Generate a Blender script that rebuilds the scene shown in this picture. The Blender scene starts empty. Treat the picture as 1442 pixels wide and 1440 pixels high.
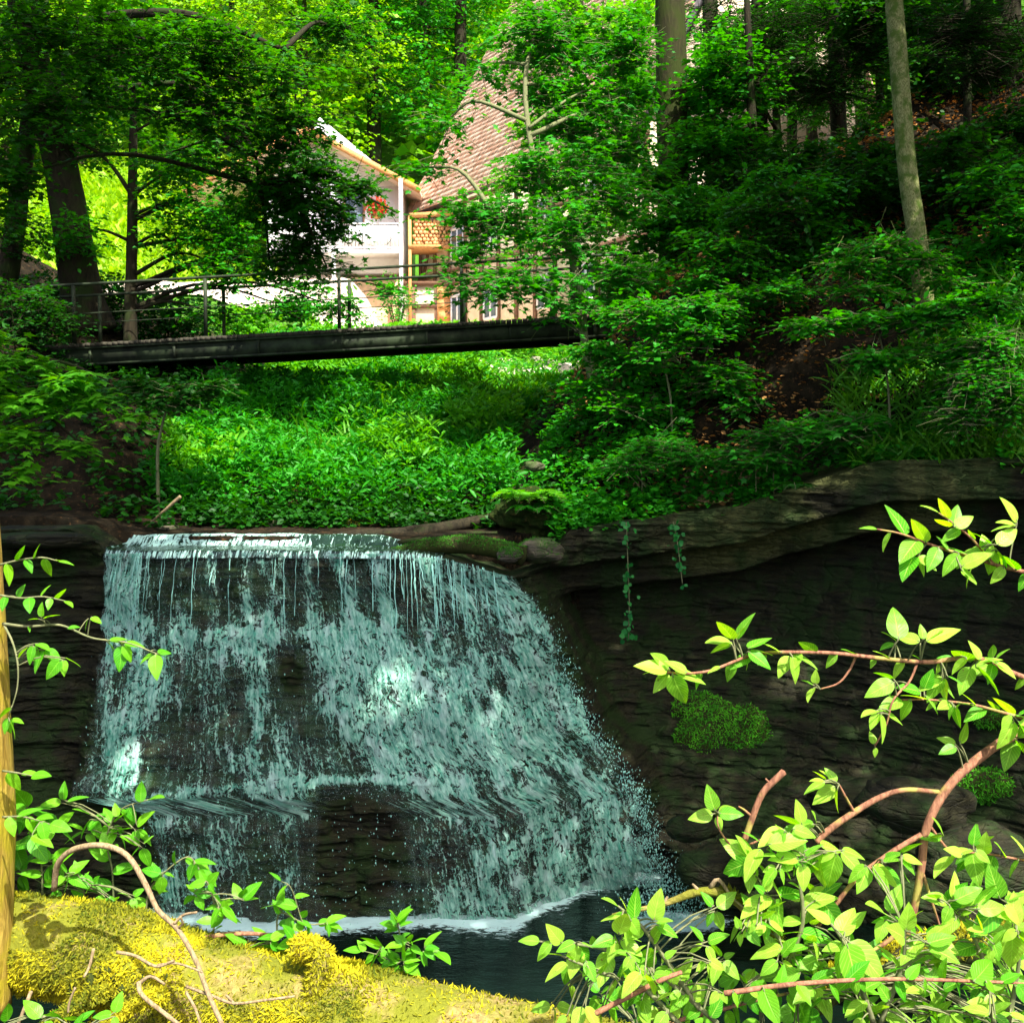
import bpy, math, random
import numpy as np
from mathutils import Vector

# ------------------------------------------------------------ camera, light, exposure
SC = bpy.context.scene
COL = SC.collection
PW, PH, FOC = 1442.0, 1440.0, 1546.0
TH = math.atan(80 / FOC)
cam_d = bpy.data.cameras.new('camera')
cam = bpy.data.objects.new('camera', cam_d)
COL.objects.link(cam)
cam_d.sensor_fit = 'HORIZONTAL'
cam_d.angle = 2 * math.atan(PW / 2 / FOC)
cam_d.clip_start = 0.05
cam_d.clip_end = 600
cam.rotation_euler = (math.pi / 2 - TH, 0, 0)
SC.camera = cam

SUN = np.array([0.25, -0.50, 0.83]); SUN /= np.linalg.norm(SUN)
world = bpy.data.worlds.new('World')
SC.world = world
world.use_nodes = True
wn = world.node_tree
sky = wn.nodes.new('ShaderNodeTexSky')
sky.sky_type = 'NISHITA'
sky.sun_disc = False
sky.air_density = .6
sky.dust_density = 3.5
sky.ozone_density = .3
sky.sun_elevation = math.asin(SUN[2])
sky.sun_rotation = math.atan2(SUN[0], SUN[1])
wn.links.new(sky.outputs[0], wn.nodes['Background'].inputs[0])
wn.nodes['Background'].inputs[1].default_value = 0.15
sl = bpy.data.lights.new('sun', 'SUN')
sl.energy = 5.0
sl.angle = math.radians(0.5)
sl.color = (1.0, 0.95, 0.85)
so = bpy.data.objects.new('sun', sl)
COL.objects.link(so)
so.rotation_euler = Vector(SUN).to_track_quat('Z', 'Y').to_euler()
SC.view_settings.view_transform = 'Standard'
SC.view_settings.look = 'None'
SC.view_settings.exposure = 1.4
SC.view_settings.gamma = 1
SC.cycles.max_bounces = 8
SC.cycles.transparent_max_bounces = 16
SC.cycles.caustics_reflective = False
SC.cycles.caustics_refractive = False

# ------------------------------------------------------------ small tools
CT, ST = math.cos(TH), math.sin(TH)
def P(px, py, Y):
    """point at depth Y seen at photo position (px, py)"""
    a = (px - PW / 2) / FOC; b = (PH / 2 - py) / FOC
    ry = CT + b * ST; rz = -ST + b * CT
    return np.array([a / ry * Y, Y, rz / ry * Y])
def proj(V):
    y = V[:, 1] * CT - V[:, 2] * ST
    u = V[:, 1] * ST + V[:, 2] * CT
    return PW / 2 + FOC * V[:, 0] / y, PH / 2 - FOC * u / y
def S(px, Y):
    return px / FOC * Y
def sm(a, b, x):
    t = np.clip((x - a) / (b - a), 0, 1)
    return t * t * (3 - 2 * t)
def norm(v):
    v = np.asarray(v, float)
    return v / np.maximum(np.linalg.norm(v, axis=-1, keepdims=True), 1e-9)
def _h(ix, iy, iz, s):
    n = (ix * 374761393 + iy * 668265263 + iz * 2147483647 + s * 974634777) & 0xffffffff
    n = ((n ^ (n >> 13)) * 1274126177) & 0xffffffff
    n = ((n ^ (n >> 16)) * 2246822519) & 0xffffffff
    return ((n ^ (n >> 15)) & 0xffff) / 65535.0
def vn(x, y, z=0.0, s=0):
    x, y, z = np.broadcast_arrays(np.asarray(x, float), y, z)
    ix, iy, iz = (np.floor(a).astype(np.int64) for a in (x, y, z))
    fx, fy, fz = x - ix, y - iy, z - iz
    fx, fy, fz = (f * f * (3 - 2 * f) for f in (fx, fy, fz))
    r = 0
    for a in (0, 1):
        for b in (0, 1):
            for c in (0, 1):
                w = (fx if a else 1 - fx) * (fy if b else 1 - fy) * (fz if c else 1 - fz)
                r = r + w * _h(ix + a, iy + b, iz + c, s)
    return r
def fbm(x, y, z=0.0, o=4, s=0):
    r = 0; a = .5; f = 1.0
    for i in range(o):
        r = r + a * (vn(np.asarray(x) * f, np.asarray(y) * f, np.asarray(z) * f, s + i) - .5); a *= .5; f *= 2.07
    return r * 2

def mk(name, V, F, mat, parent=None, smooth=False, attrs=None, midx=None):
    """one mesh object from arrays; F is one array of faces or a list of them; mat may be a list"""
    V = np.asarray(V, np.float32)
    Fs = [np.asarray(f, np.int32) for f in (F if isinstance(F, list) else [F]) if len(f)]
    me = bpy.data.meshes.new(name)
    me.vertices.add(len(V)); me.vertices.foreach_set('co', V.ravel())
    loops = np.concatenate([f.ravel() for f in Fs])
    tot = np.concatenate([np.full(len(f), f.shape[1], np.int32) for f in Fs])
    st = np.concatenate([[0], np.cumsum(tot)[:-1]]).astype(np.int32)
    me.loops.add(len(loops)); me.loops.foreach_set('vertex_index', loops)
    me.polygons.add(len(tot)); me.polygons.foreach_set('loop_start', st)
    me.polygons.foreach_set('loop_total', tot)
    if smooth: me.polygons.foreach_set('use_smooth', np.ones(len(tot), bool))
    for m in (mat if isinstance(mat, (list, tuple)) else [mat]): me.materials.append(m)
    if midx is not None: me.polygons.foreach_set('material_index', np.asarray(midx, np.int32))
    for k, v in (attrs or {}).items():
        v = np.asarray(v, np.float32)
        if v.ndim == 1:
            me.attributes.new(k, 'FLOAT', 'POINT').data.foreach_set('value', v)
        else:
            me.attributes.new(k, 'FLOAT_VECTOR', 'POINT').data.foreach_set('vector', v.ravel())
    me.update(calc_edges=True)
    o = bpy.data.objects.new(name, me)
    COL.objects.link(o)
    if parent is not None:
        o.parent = parent
        o.location = -Vector(parent.location)
    return o
def tag(o, label=None, cat=None, group=None, kind=None):
    if label: o['label'] = label
    if cat: o['category'] = cat
    if group: o['group'] = group
    if kind: o['kind'] = kind
    return o
def thing(name, label, cat, loc=(0, 0, 0), group=None):
    o = bpy.data.objects.new(name, None)
    o.empty_display_size = .2
    COL.objects.link(o); o.location = Vector(loc)
    return tag(o, label, cat, group)

class MB:
    def __init__(s): s.V = []; s.F = {}; s.n = 0
    def add(s, V, F):
        V = np.asarray(V, float).reshape(-1, 3)
        for f in (F if isinstance(F, list) else [F]):
            f = np.asarray(f)
            if len(f): s.F.setdefault(f.shape[1], []).append(f + s.n)
        s.V.append(V); s.n += len(V)
        return s
    def box(s, a, b, ang=0.0, piv=None):
        a = np.array(a, float); b = np.array(b, float)
        V = np.array([[x, y, z] for z in (a[2], b[2]) for y in (a[1], b[1]) for x in (a[0], b[0])])
        if ang:
            p = np.array(piv if piv is not None else (a + b) / 2)
            c, d = math.cos(ang), math.sin(ang); q = V - p
            V = p + np.stack([q[:, 0] * c - q[:, 1] * d, q[:, 0] * d + q[:, 1] * c, q[:, 2]], 1)
        return s.add(V, np.array([[0, 2, 3, 1], [4, 5, 7, 6], [0, 1, 5, 4], [2, 6, 7, 3], [0, 4, 6, 2], [1, 3, 7, 5]]))
    def beam(s, a, b, w, h, up=(0, 0, 1)):
        """rectangular bar from a to b"""
        a = np.array(a, float); b = np.array(b, float); d = norm(b - a)
        x = norm(np.cross(d, up)); z = np.cross(x, d)
        V = [p + x * i * w / 2 + z * j * h / 2 for p in (a, b) for i, j in ((-1, -1), (1, -1), (1, 1), (-1, 1))]
        return s.add(V, np.array([[3, 2, 1, 0], [4, 5, 6, 7], [0, 1, 5, 4], [1, 2, 6, 5], [2, 3, 7, 6], [3, 0, 4, 7]]))
    def tube(s, pts, rad, n=8, cap=True, rough=0.0, seed=0):
        pts = np.array(pts, float); m = len(pts)
        rad = np.broadcast_to(np.asarray(rad, float), (m,))
        d = norm(np.gradient(pts, axis=0))
        ref = np.array([0, 0, 1.]) if abs(d[0][2]) < .8 else np.array([1., 0, 0])
        X = []; x = norm(np.cross(d[0], ref))
        for i in range(m):
            x = norm(x - d[i] * np.dot(x, d[i])); X.append(x)
        X = np.array(X); Z = np.cross(d, X)
        a = np.arange(n) / n * 2 * math.pi
        R = rad[:, None] * np.ones((1, n))
        if rough:
            L = np.concatenate([[0], np.cumsum(np.linalg.norm(np.diff(pts, axis=0), axis=1))])
            R = R * (1 + rough * fbm(np.cos(a)[None] * 1.5 + seed * 7.3, np.sin(a)[None] * 1.5, L[:, None] / max(rad.max(), .01) * .45, 4, seed))
        V = pts[:, None] + X[:, None] * (np.cos(a)[None] * R)[..., None] + Z[:, None] * (np.sin(a)[None] * R)[..., None]
        V = V.reshape(-1, 3)
        i = np.arange(m - 1)[:, None] * n; j = np.arange(n)[None]; k = (j + 1) % n
        F = np.stack([i + j, i + k, i + n + k, i + n + j], -1).reshape(-1, 4)
        s.add(V, F)
        if cap:
            c = s.n
            s.add(np.array([pts[-1] + d[-1] * rad[-1] * .3, pts[0] - d[0] * rad[0] * .3]), [])
            j = np.arange(n)
            s.F.setdefault(3, []).append(np.stack([c - n + j, c - n + (j + 1) % n, np.full(n, c)], 1))
            s.F[3].append(np.stack([c - m * n + (j + 1) % n, c - m * n + j, np.full(n, c + 1)], 1))
        return s
    def grid(s, V):
        """V (a,b,3)"""
        a, b = V.shape[:2]
        i = np.arange(a - 1)[:, None] * b; j = np.arange(b - 1)[None]
        return s.add(V.reshape(-1, 3), np.stack([i + j, i + j + 1, i + b + j + 1, i + b + j], -1).reshape(-1, 4))
    def get(s):
        return np.concatenate(s.V), [np.concatenate(f) for f in s.F.values()]
    def obj(s, name, mat, parent=None, smooth=False, attrs=None):
        V, F = s.get()
        return mk(name, V, F, mat, parent, smooth, attrs)
def spline(pts, n=24):
    """Catmull-Rom through pts"""
    p = np.array(pts, float)
    if len(p) < 3:
        return p[0] + (p[-1] - p[0]) * np.linspace(0, 1, n)[:, None]
    q = np.vstack([2 * p[0] - p[1], p, 2 * p[-1] - p[-2]])
    t = np.linspace(0, len(p) - 1 - 1e-6, n); i = t.astype(int); f = (t - i)[:, None]
    a, b, c, d = q[i], q[i + 1], q[i + 2], q[i + 3]
    return .5 * (2 * b + (c - a) * f + (2 * a - 5 * b + 4 * c - d) * f * f + (3 * b - a - 3 * c + d) * f ** 3)
def lerpr(r0, r1, n): return np.linspace(r0, r1, n)

# ------------------------------------------------------------ materials
def newmat(name):
    m = bpy.data.materials.new(name); m.use_nodes = True
    nt = m.node_tree; nt.nodes.clear()
    out = nt.nodes.new('ShaderNodeOutputMaterial')
    return m, nt, out
class N:
    """terse node graph"""
    def __init__(s, nt): s.nt = nt
    def n(s, t, **kw):
        nd = s.nt.nodes.new('ShaderNode' + t)
        for k, v in kw.items(): setattr(nd, k, v)
        return nd
    def set(s, nd, k, v):
        if isinstance(v, bpy.types.NodeSocket): s.nt.links.new(v, nd.inputs[k])
        elif v is not None: nd.inputs[k].default_value = v
    def pos(s): return s.n('NewGeometry').outputs['Position']
    def attr(s, name, out='Fac'): return s.n('Attribute', attribute_name=name).outputs[out]
    def mapping(s, v, scale=(1, 1, 1), rot=(0, 0, 0)):
        m = s.n('Mapping'); s.set(m, 'Vector', v); m.inputs['Scale'].default_value = scale; m.inputs['Rotation'].default_value = rot
        return m.outputs[0]
    def noise(s, v, scale=5, det=4, rough=.55, dist=0):
        k = s.n('TexNoise'); s.set(k, 'Vector', v)
        for a, b in (('Scale', scale), ('Detail', det), ('Roughness', rough), ('Distortion', dist)): k.inputs[a].default_value = b
        return k.outputs['Fac']
    def vor(s, v, scale=5, feature='F1', rnd=1):
        k = s.n('TexVoronoi', feature=feature); s.set(k, 'Vector', v); k.inputs['Scale'].default_value = scale
        k.inputs['Randomness'].default_value = rnd
        return k.outputs['Distance']
    def math(s, op, a, b=None, c=None, clamp=False):
        k = s.n('Math', operation=op, use_clamp=clamp); s.set(k, 0, a)
        if b is not None: s.set(k, 1, b)
        if c is not None: s.set(k, 2, c)
        return k.outputs[0]
    def ramp(s, f, stops):
        k = s.n('ValToRGB'); s.set(k, 0, f); e = k.color_ramp.elements
        while len(e) < len(stops): e.new(.5)
        for el, (p, c) in zip(e, stops):
            el.position = p; el.color = (*c, 1) if len(c) == 3 else c
        return k.outputs[0]
    def mapr(s, f, a, b, c=0, d=1):
        k = s.n('MapRange', interpolation_type='SMOOTHSTEP'); s.set(k, 0, f)
        for i, v in enumerate((a, b, c, d)): s.set(k, 1 + i, v)
        return k.outputs[0]
    def mix(s, f, a, b):
        k = s.n('Mix', data_type='RGBA'); s.set(k, 0, f)
        s.set(k, 6, a if isinstance(a, bpy.types.NodeSocket) else (*a, 1)); s.set(k, 7, b if isinstance(b, bpy.types.NodeSocket) else (*b, 1))
        return k.outputs[2]
    def bump(s, h, dist=.02, st=.6):
        k = s.n('Bump'); s.set(k, 'Height', h); k.inputs['Distance'].default_value = dist; k.inputs['Strength'].default_value = st
        return k.outputs[0]
    def bsdf(s, col, rough=.8, spec=.3, normal=None, **kw):
        k = s.n('BsdfPrincipled')
        s.set(k, 'Base Color', col if isinstance(col, bpy.types.NodeSocket) else (*col, 1)); s.set(k, 'Roughness', rough)
        s.set(k, 'Specular IOR Level', spec)
        if normal is not None: s.set(k, 'Normal', normal)
        for a, b in kw.items(): s.set(k, a, b)
        return k.outputs[0]
    def mixs(s, f, a, b):
        k = s.n('MixShader'); s.set(k, 0, f); s.nt.links.new(a, k.inputs[1]); s.nt.links.new(b, k.inputs[2]); return k.outputs[0]
    def out(s, o, sh): s.nt.links.new(sh, o.inputs[0])

def leafmat(name, a, b, tr=.4, rough=.55, veins=False, tcol=None):
    m, nt, out = newmat(name); g = N(nt)
    r = g.attr('rnd')
    col = g.mix(r, a, b)
    if veins:
        v = g.attr('luv', 'Vector'); sp = g.n('SeparateXYZ'); g.set(sp, 0, v)
        au = g.math('ABSOLUTE', sp.outputs[0])
        w = g.math('FRACT', g.math('MULTIPLY', g.math('SUBTRACT', sp.outputs[1], g.math('MULTIPLY', au, .28)), 9.0))
        l = g.math('SUBTRACT', 1.0, g.mapr(g.math('ABSOLUTE', g.math('SUBTRACT', w, .5)), .0, .16))
        mid = g.math('SUBTRACT', 1.0, g.mapr(au, .02, .09))
        l = g.math('MAXIMUM', g.math('MULTIPLY', l, .55), mid)
        lt = tuple(min(1, c * 1.5 + .05) for c in b)
        col = g.mix(g.math('MULTIPLY', l, .6), col, lt)
        nrm = g.bump(g.math('MULTIPLY', g.math('SUBTRACT', 1.0, l), 1.0), .0012, .7)
        mott = g.noise(g.pos(), 60, 3)
        col = g.mix(g.mapr(mott, .55, .8, 0, .25), col, (a[0] * 1.8, a[1] * .8, a[2]))
    else: nrm = None
    if veins: col = g.mix(g.mapr(g.noise(g.pos(), 150, 4, .6), .66, .72, 0, .8), col, (.22, .13, .03))
    d = g.bsdf(col, rough, .35, nrm)
    t = g.n('BsdfTranslucent')
    tc = g.n('HueSaturation'); tc.inputs['Hue'].default_value = .485; tc.inputs['Saturation'].default_value = 1.1; tc.inputs['Value'].default_value = 1.5
    g.set(tc, 'Color', col); g.set(t, 'Color', tc.outputs[0])
    g.out(out, g.mixs(tr, d, t.outputs[0]))
    return m
def barkmat(name, a, b, moss=None, mossamt=.5, scale=1.0, bump=.02, stretch=.18):
    m, nt, out = newmat(name); g = N(nt)
    p = g.pos(); q = g.mapping(p, (9 * scale, 9 * scale, 9 * scale * stretch))
    n1 = g.noise(q, 2.2, 6, .65, .6)
    col = g.mix(g.mapr(n1, .3, .7), a, b)
    big = g.noise(p, 2.5 * scale, 4)
    if moss: col = g.mix(g.mapr(big, .62 - mossamt * .3, .72 - mossamt * .15), col, moss)
    g.out(out, g.bsdf(col, .9, .2, g.bump(n1, bump, .9)))
    return m
def plain(name, col, rough=.7, var=.25, scale=6, bump=.004, metallic=0.0, stretch=(1, 1, 1)):
    m, nt, out = newmat(name); g = N(nt)
    n1 = g.noise(g.mapping(g.pos(), stretch), scale, 5, .6)
    c2 = tuple(c * (1 - var) for c in col); c3 = tuple(min(1, c * (1 + var * .6)) for c in col)
    cc = g.mix(g.mapr(n1, .3, .7), c2, c3)
    g.out(out, g.bsdf(cc, rough, .3, g.bump(n1, bump, .5), Metallic=metallic))
    return m

M = {}
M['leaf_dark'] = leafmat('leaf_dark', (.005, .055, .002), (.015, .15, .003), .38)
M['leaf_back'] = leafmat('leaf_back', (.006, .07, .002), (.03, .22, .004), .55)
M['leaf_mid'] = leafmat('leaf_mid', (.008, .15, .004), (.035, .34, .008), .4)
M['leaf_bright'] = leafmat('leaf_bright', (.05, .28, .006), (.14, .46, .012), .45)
M['leaf_far'] = leafmat('leaf_far', (.07, .30, .008), (.30, .56, .015), .42)
M['leaf_teal'] = leafmat('leaf_teal', (.008, .15, .025), (.03, .26, .04), .35)
M['leaf_fir'] = leafmat('leaf_fir', (.006, .05, .003), (.016, .13, .006), .2)
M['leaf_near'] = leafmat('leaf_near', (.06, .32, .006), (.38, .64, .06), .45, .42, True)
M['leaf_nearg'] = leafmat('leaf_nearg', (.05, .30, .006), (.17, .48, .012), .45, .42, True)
M['grass'] = leafmat('grass', (.03, .20, .008), (.12, .34, .012), .35)
M['meadow'] = leafmat('meadow', (.14, .34, .006), (.36, .58, .012), .35)
M['moss_y'] = leafmat('moss_y', (.045, .08, .002), (.54, .48, .006), .25, .9)
M['moss_g'] = leafmat('moss_g', (.02, .12, .005), (.06, .25, .012), .25, .9)
M['moss_b'] = leafmat('moss_b', (.03, .24, .006), (.12, .50, .014), .25, .9)
M['dry_leaf'] = leafmat('dry_leaf', (.20, .08, .02), (.60, .33, .10), .2, .8)
M['bark_dark'] = barkmat('bark_dark', (.010, .008, .004), (.032, .026, .013), (.02, .035, .006), .5)
M['bark_mossy'] = barkmat('bark_mossy', (.015, .015, .005), (.04, .036, .012), (.025, .036, .004), 1.0)
M['bark_pale'] = barkmat('bark_pale', (.10, .11, .03), (.30, .31, .13), (.08, .13, .02), .6, 3.0, .02, .5)
M['bark_sap'] = barkmat('bark_sap', (.10, .12, .05), (.2, .2, .1), None, 0, 3, .003)
M['bark_red'] = barkmat('bark_red', (.12, .05, .03), (.34, .16, .09), (.30, .26, .06), .25, 6, .003)
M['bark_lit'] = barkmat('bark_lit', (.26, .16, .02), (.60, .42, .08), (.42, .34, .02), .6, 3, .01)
M['bark_log'] = barkmat('bark_log', (.14, .09, .03), (.36, .28, .10), (.15, .16, .012), 1.0, 3, .012, 1)
M['twig_dry'] = barkmat('twig_dry', (.14, .10, .05), (.34, .25, .14), None, 0, 8, .002)

# rock
def rockmat(name, dark, light, algae, amt, rough=.45):
    m, nt, out = newmat(name); g = N(nt)
    p = g.pos()
    st = g.noise(g.mapping(p, (1.2, 1.2, 9)), 2.2, 7, .65, .3)
    fine = g.noise(g.mapping(p, (3, 3, 8)), 7, 6, .7)
    col = g.mix(g.mapr(st, .3, .7), dark, light)
    col = g.mix(g.mapr(fine, .62, .8, 0, .5), col, tuple(c * 1.8 for c in light))
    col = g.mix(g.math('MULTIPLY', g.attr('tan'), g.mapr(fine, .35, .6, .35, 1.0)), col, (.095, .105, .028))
    crk = g.vor(g.mapping(p, (2.2, 2.2, 7.5)), 1.0, 'DISTANCE_TO_EDGE'); crk2 = g.vor(g.mapping(p, (6, 6, 22)), 1.0, 'DISTANCE_TO_EDGE')
    al = g.noise(g.mapping(p, (1.6, 1.6, 1.0)), 1.3, 5, .65)
    col = g.mix(g.mapr(al, .56 - amt * .2, .68 - amt * .1, 0, .85), col, algae)
    hh = g.math('ADD', g.math('MULTIPLY', st, .35), g.math('MULTIPLY', fine, .5))
    hh = g.math('ADD', hh, g.math('ADD', g.mapr(crk, 0, .08, 0, .35), g.mapr(crk2, 0, .07, 0, .2)))
    g.out(out, g.bsdf(col, rough, .25, g.bump(hh, .05, .9)))
    return m
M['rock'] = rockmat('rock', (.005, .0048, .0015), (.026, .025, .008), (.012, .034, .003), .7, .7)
M['stone'] = rockmat('stone', (.05, .045, .03), (.14, .12, .08), (.04, .08, .012), .6, .7)

def groundmat():
    m, nt, out = newmat('forest_ground'); g = N(nt)
    p = g.pos()
    n1 = g.noise(p, 3, 6, .7); n2 = g.noise(p, 14, 5, .7)
    soil = g.mix(g.mapr(n1, .35, .65), (.006, .005, .0025), (.022, .016, .008))
    soil = g.mix(g.mapr(n2, .55, .75, 0, .8), soil, (.16, .085, .035))
    green = g.mix(n2, (.02, .09, .008), (.10, .26, .02))
    a = g.attr('grassy')
    col = g.mix(a, soil, green)
    g.out(out, g.bsdf(col, .95, .1, g.bump(n2, .05, .8)))
    return m
M['ground'] = groundmat()
M['gravel'] = plain('gravel', (.62, .52, .42), .95, .5, 9, .03)

def foammat():
    m, nt, out = newmat('falling_water'); g = N(nt)
    f = g.attr('flow', 'Vector'); den = g.attr('foam')
    w = g.noise(f, 5, 3, .6)
    wv = g.n('VectorMath', operation='SCALE'); nn = g.n('TexNoise'); g.set(nn, 'Vector', f); nn.inputs['Scale'].default_value = 7; nn.inputs['Detail'].default_value = 4
    sub = g.n('VectorMath', operation='SUBTRACT'); g.set(sub, 0, nn.outputs['Color']); sub.inputs[1].default_value = (.5, .5, .5)
    g.set(wv, 0, sub.outputs[0]); wv.inputs['Scale'].default_value = .42
    ad = g.n('VectorMath', operation='ADD'); g.set(ad, 0, f); g.set(ad, 1, wv.outputs[0])
    ed = g.vor(g.mapping(ad.outputs[0], (9, 4.0, 1)), 1.0, 'DISTANCE_TO_EDGE')
    ed2 = g.vor(g.mapping(ad.outputs[0], (19, 8, 1)), 1.0, 'DISTANCE_TO_EDGE')
    st = g.noise(g.mapping(f, (26, 2.2, 1)), 1.0, 5, .65, .4)
    fine = g.noise(g.mapping(f, (40, 12, 1)), 1.0, 4, .7, .8)
    thr = g.math('SUBTRACT', g.math('MULTIPLY', g.math('MINIMUM', den, .95), .30), .105)
    e = g.math('MINIMUM', ed, g.math('ADD', g.math('MULTIPLY', ed2, 1.2), .05))
    e = g.math('ADD', e, g.math('MULTIPLY', g.math('SUBTRACT', .5, fine), .30))
    e = g.math('ADD', e, g.math('MULTIPLY', g.math('SUBTRACT', .5, st), .34))
    mask = g.math('SUBTRACT', 1.0, g.mapr(g.math('SUBTRACT', e, thr), -.06, .055), clamp=True)
    veil = g.math('MULTIPLY', g.mapr(g.noise(g.mapping(f, (14, 1.3, 1)), 1.0, 5, .6, .5), .42, .7), g.math('MULTIPLY', den, .5))
    mask = g.math('MAXIMUM', mask, veil)
    mask = g.math('MULTIPLY', mask, g.mapr(den, .01, .12))
    col = g.mix(g.mapr(g.math('ADD', g.math('MULTIPLY', fine, .6), g.math('MULTIPLY', st, .4)), .38, .62), (.05, .46, .30), (.62, 1.0, .82))
    col = g.mix(g.mapr(g.noise(g.mapping(f, (5, 2.5, 1)), 1.0, 4, .6), .52, .66, 0, .7), col, (.72, 1.0, .90))
    nrm = g.bump(g.math('ADD', mask, g.math('MULTIPLY', fine, 1.2)), .045, 1.0)
    foam = g.bsdf(col, .4, .3, nrm)
    tl = g.n('BsdfTranslucent'); tl.inputs[0].default_value = (.35, .85, .68, 1)
    foam = g.mixs(.25, foam, tl.outputs[0])
    tr = g.n('BsdfTransparent'); gl = g.n('BsdfGlossy'); gl.inputs['Roughness'].default_value = .12; g.set(gl, 'Normal', nrm)
    gl.inputs[0].default_value = (.8, .95, .9, 1)
    film = g.mixs(g.math('MULTIPLY', g.mapr(den, 0, .1), .04), tr.outputs[0], gl.outputs[0])
    g.out(out, g.mixs(mask, film, foam))
    return m
M['fall'] = foammat()
def poolmat():
    m, nt, out = newmat('pool_water'); g = N(nt)
    p = g.pos(); n1 = g.noise(g.mapping(p, (1, 2.2, 1)), 5, 4, .6); den = g.attr('foam')
    n2 = g.noise(g.mapping(p, (1, 2.0, 1)), 9, 6, .7, 1.0)
    mask = g.mapr(g.math('ADD', n2, g.math('SUBTRACT', g.math('MULTIPLY', den, .9), .5)), .38, .55)
    mask = g.math('MULTIPLY', mask, g.mapr(den, .02, .2))
    wat = g.bsdf((.002, .006, .004), .08, .5, g.bump(n1, .03, .6))
    foam = g.bsdf((.55, .80, .76), .5, .4, g.bump(n2, .02, .8))
    g.out(out, g.mixs(mask, wat, foam))
    return m
M['pool'] = poolmat()
M['droplet'] = plain('droplet', (.40, .82, .68), .2, .3)

M['steel'] = plain('bridge_steel', (.022, .034, .014), .75, .75, 4, .006)
M['deckwood'] = plain('deck_planks', (.05, .045, .03), .85, .4, 8, .006)
M['white'] = plain('white_render', (.78, .77, .78), .85, .06, 4)
M['cream'] = plain('cream_plaster', (.70, .58, .42), .85, .12, 4)
M['ochre'] = plain('ochre_plaster', (.72, .48, .28), .85, .2, 4)
M['timber'] = plain('timber', (.16, .085, .05), .8, .3, 12, .004)
M['orangewood'] = plain('larch_wood', (.55, .26, .09), .7, .25, 14, .004)
M['greyroof'] = plain('dark_eave', (.07, .06, .065), .7, .2)
M['log_end'] = plain('log_end', (.62, .33, .14), .85, .35, 20)
M['glass'] = plain('window_glass', (.10, .14, .17), .08, .2, 2, 0)
M['red'] = leafmat('red_petal', (.45, .03, .015), (.65, .08, .03), .25)
def tilemat():
    m, nt, out = newmat('roof_tiles'); g = N(nt)
    a = g.attr('tuv', 'Vector'); sp = g.n('SeparateXYZ'); g.set(sp, 0, a)
    r = g.attr('rnd')
    n1 = g.noise(g.pos(), 3, 5, .7)
    col = g.mix(r, (.50, .28, .18), (.80, .60, .46))
    col = g.mix(g.mapr(n1, .5, .75, 0, .7), col, (.32, .26, .18))
    g.out(out, g.bsdf(col, .85, .2))
    return m
M['tiles'] = tilemat()
print('base ok')
#@@PART2
# ============================================================ TERRAIN
YC = np.array([(-40, -30), (-18, 0), (-12, 10), (-9, 12.9), (-7, 14.0), (-5.6, 14.35), (0.0, 14.3), (0.5, 14.9), (1.0, 15.2), (2.6, 15.1),
               (3.8, 14.8), (5.0, 14.1), (6.2, 13.0), (7.4, 11.5), (8.6, 9.4), (10, 6), (14, -8), (40, -40)])
def Yc(x): return np.interp(x, YC[:, 0], YC[:, 1])
HF = np.array([(14, 60), (9, 45), (5.5, 34), (2.3, 28), (.8, 24), (.0, 19.5), (.2, 17), (1.0, 16), (3.2, 15.5), (5.2, 14.6), (6.5, 13.3), (7.8, 11.8), (9.0, 9.6), (10.4, 6), (14.4, -8), (41, -41)])
def hill_d(x, y):
    best = np.full(np.shape(x), 1e9); sgn = np.zeros(np.shape(x))
    for (ax, ay), (bx, by) in zip(HF[:-1], HF[1:]):
        dx, dy = bx - ax, by - ay; L = dx * dx + dy * dy
        t = np.clip(((x - ax) * dx + (y - ay) * dy) / L, 0, 1)
        d = np.hypot(x - ax - t * dx, y - ay - t * dy)
        s = np.sign(dx * (y - ay) - dy * (x - ax))
        m = d < best - 1e-9
        best = np.where(m, d, best); sgn = np.where(m, s, sgn)
    return best * sgn
def ledge(x): return np.interp(x, [-9, .5, .8, 3.2, 4.8, 6], [-.95, -1.0, -1.0, -.65, -.05, .0])
def topH(x, y):
    val = np.interp(y, [14, 15.2, 16.6, 18, 20, 22, 24, 28, 32, 36, 40, 46, 60, 90, 140], [-1.2, -1.16, -1.02, -.45, .25, .8, 1.25, 2.25, 3.15, 3.9, 4.3, 4.9, 14, 34, 60])
    lf = np.interp(y, [13, 16.2, 17.6, 20, 24, 30, 40, 46, 60, 90, 140], [-.92, -.8, .55, 1.05, 2.25, 3.0, 5.9, 7.5, 15, 36, 62])
    z = val + (lf - val) * sm(-4.9, -6.6, x + .8 * fbm(y * .3, 3.3, o=2))
    z = z + .5 * np.maximum(0, -x - 8) ** 1.1 * sm(12, 20, y) * sm(36, 27, y)
    d = hill_d(x, y)
    hz = np.maximum(z, ledge(x)) + 1.15 * np.maximum(0, d - .1) - .45 * np.maximum(0, d - 2.6)
    z = np.where(d > 0, hz, np.where(x > .3, np.maximum(z, ledge(x) - .02), z))
    rough = .16 * fbm(x * .9, y * .9, o=4, s=5) * sm(15.5, 18, y) + .05 * fbm(x * 3.5, y * 3.5, o=3, s=9) * sm(14.8, 16, y)
    rough = rough + .3 * fbm(x * .5, y * .5, o=3, s=12) * sm(.6, 3, d)
    wetbed = sm(.4, -.6, x) * sm(-5.6, -4.9, x) * sm(16.9, 16.4, y)
    return z + rough * (1 - wetbed)
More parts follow.
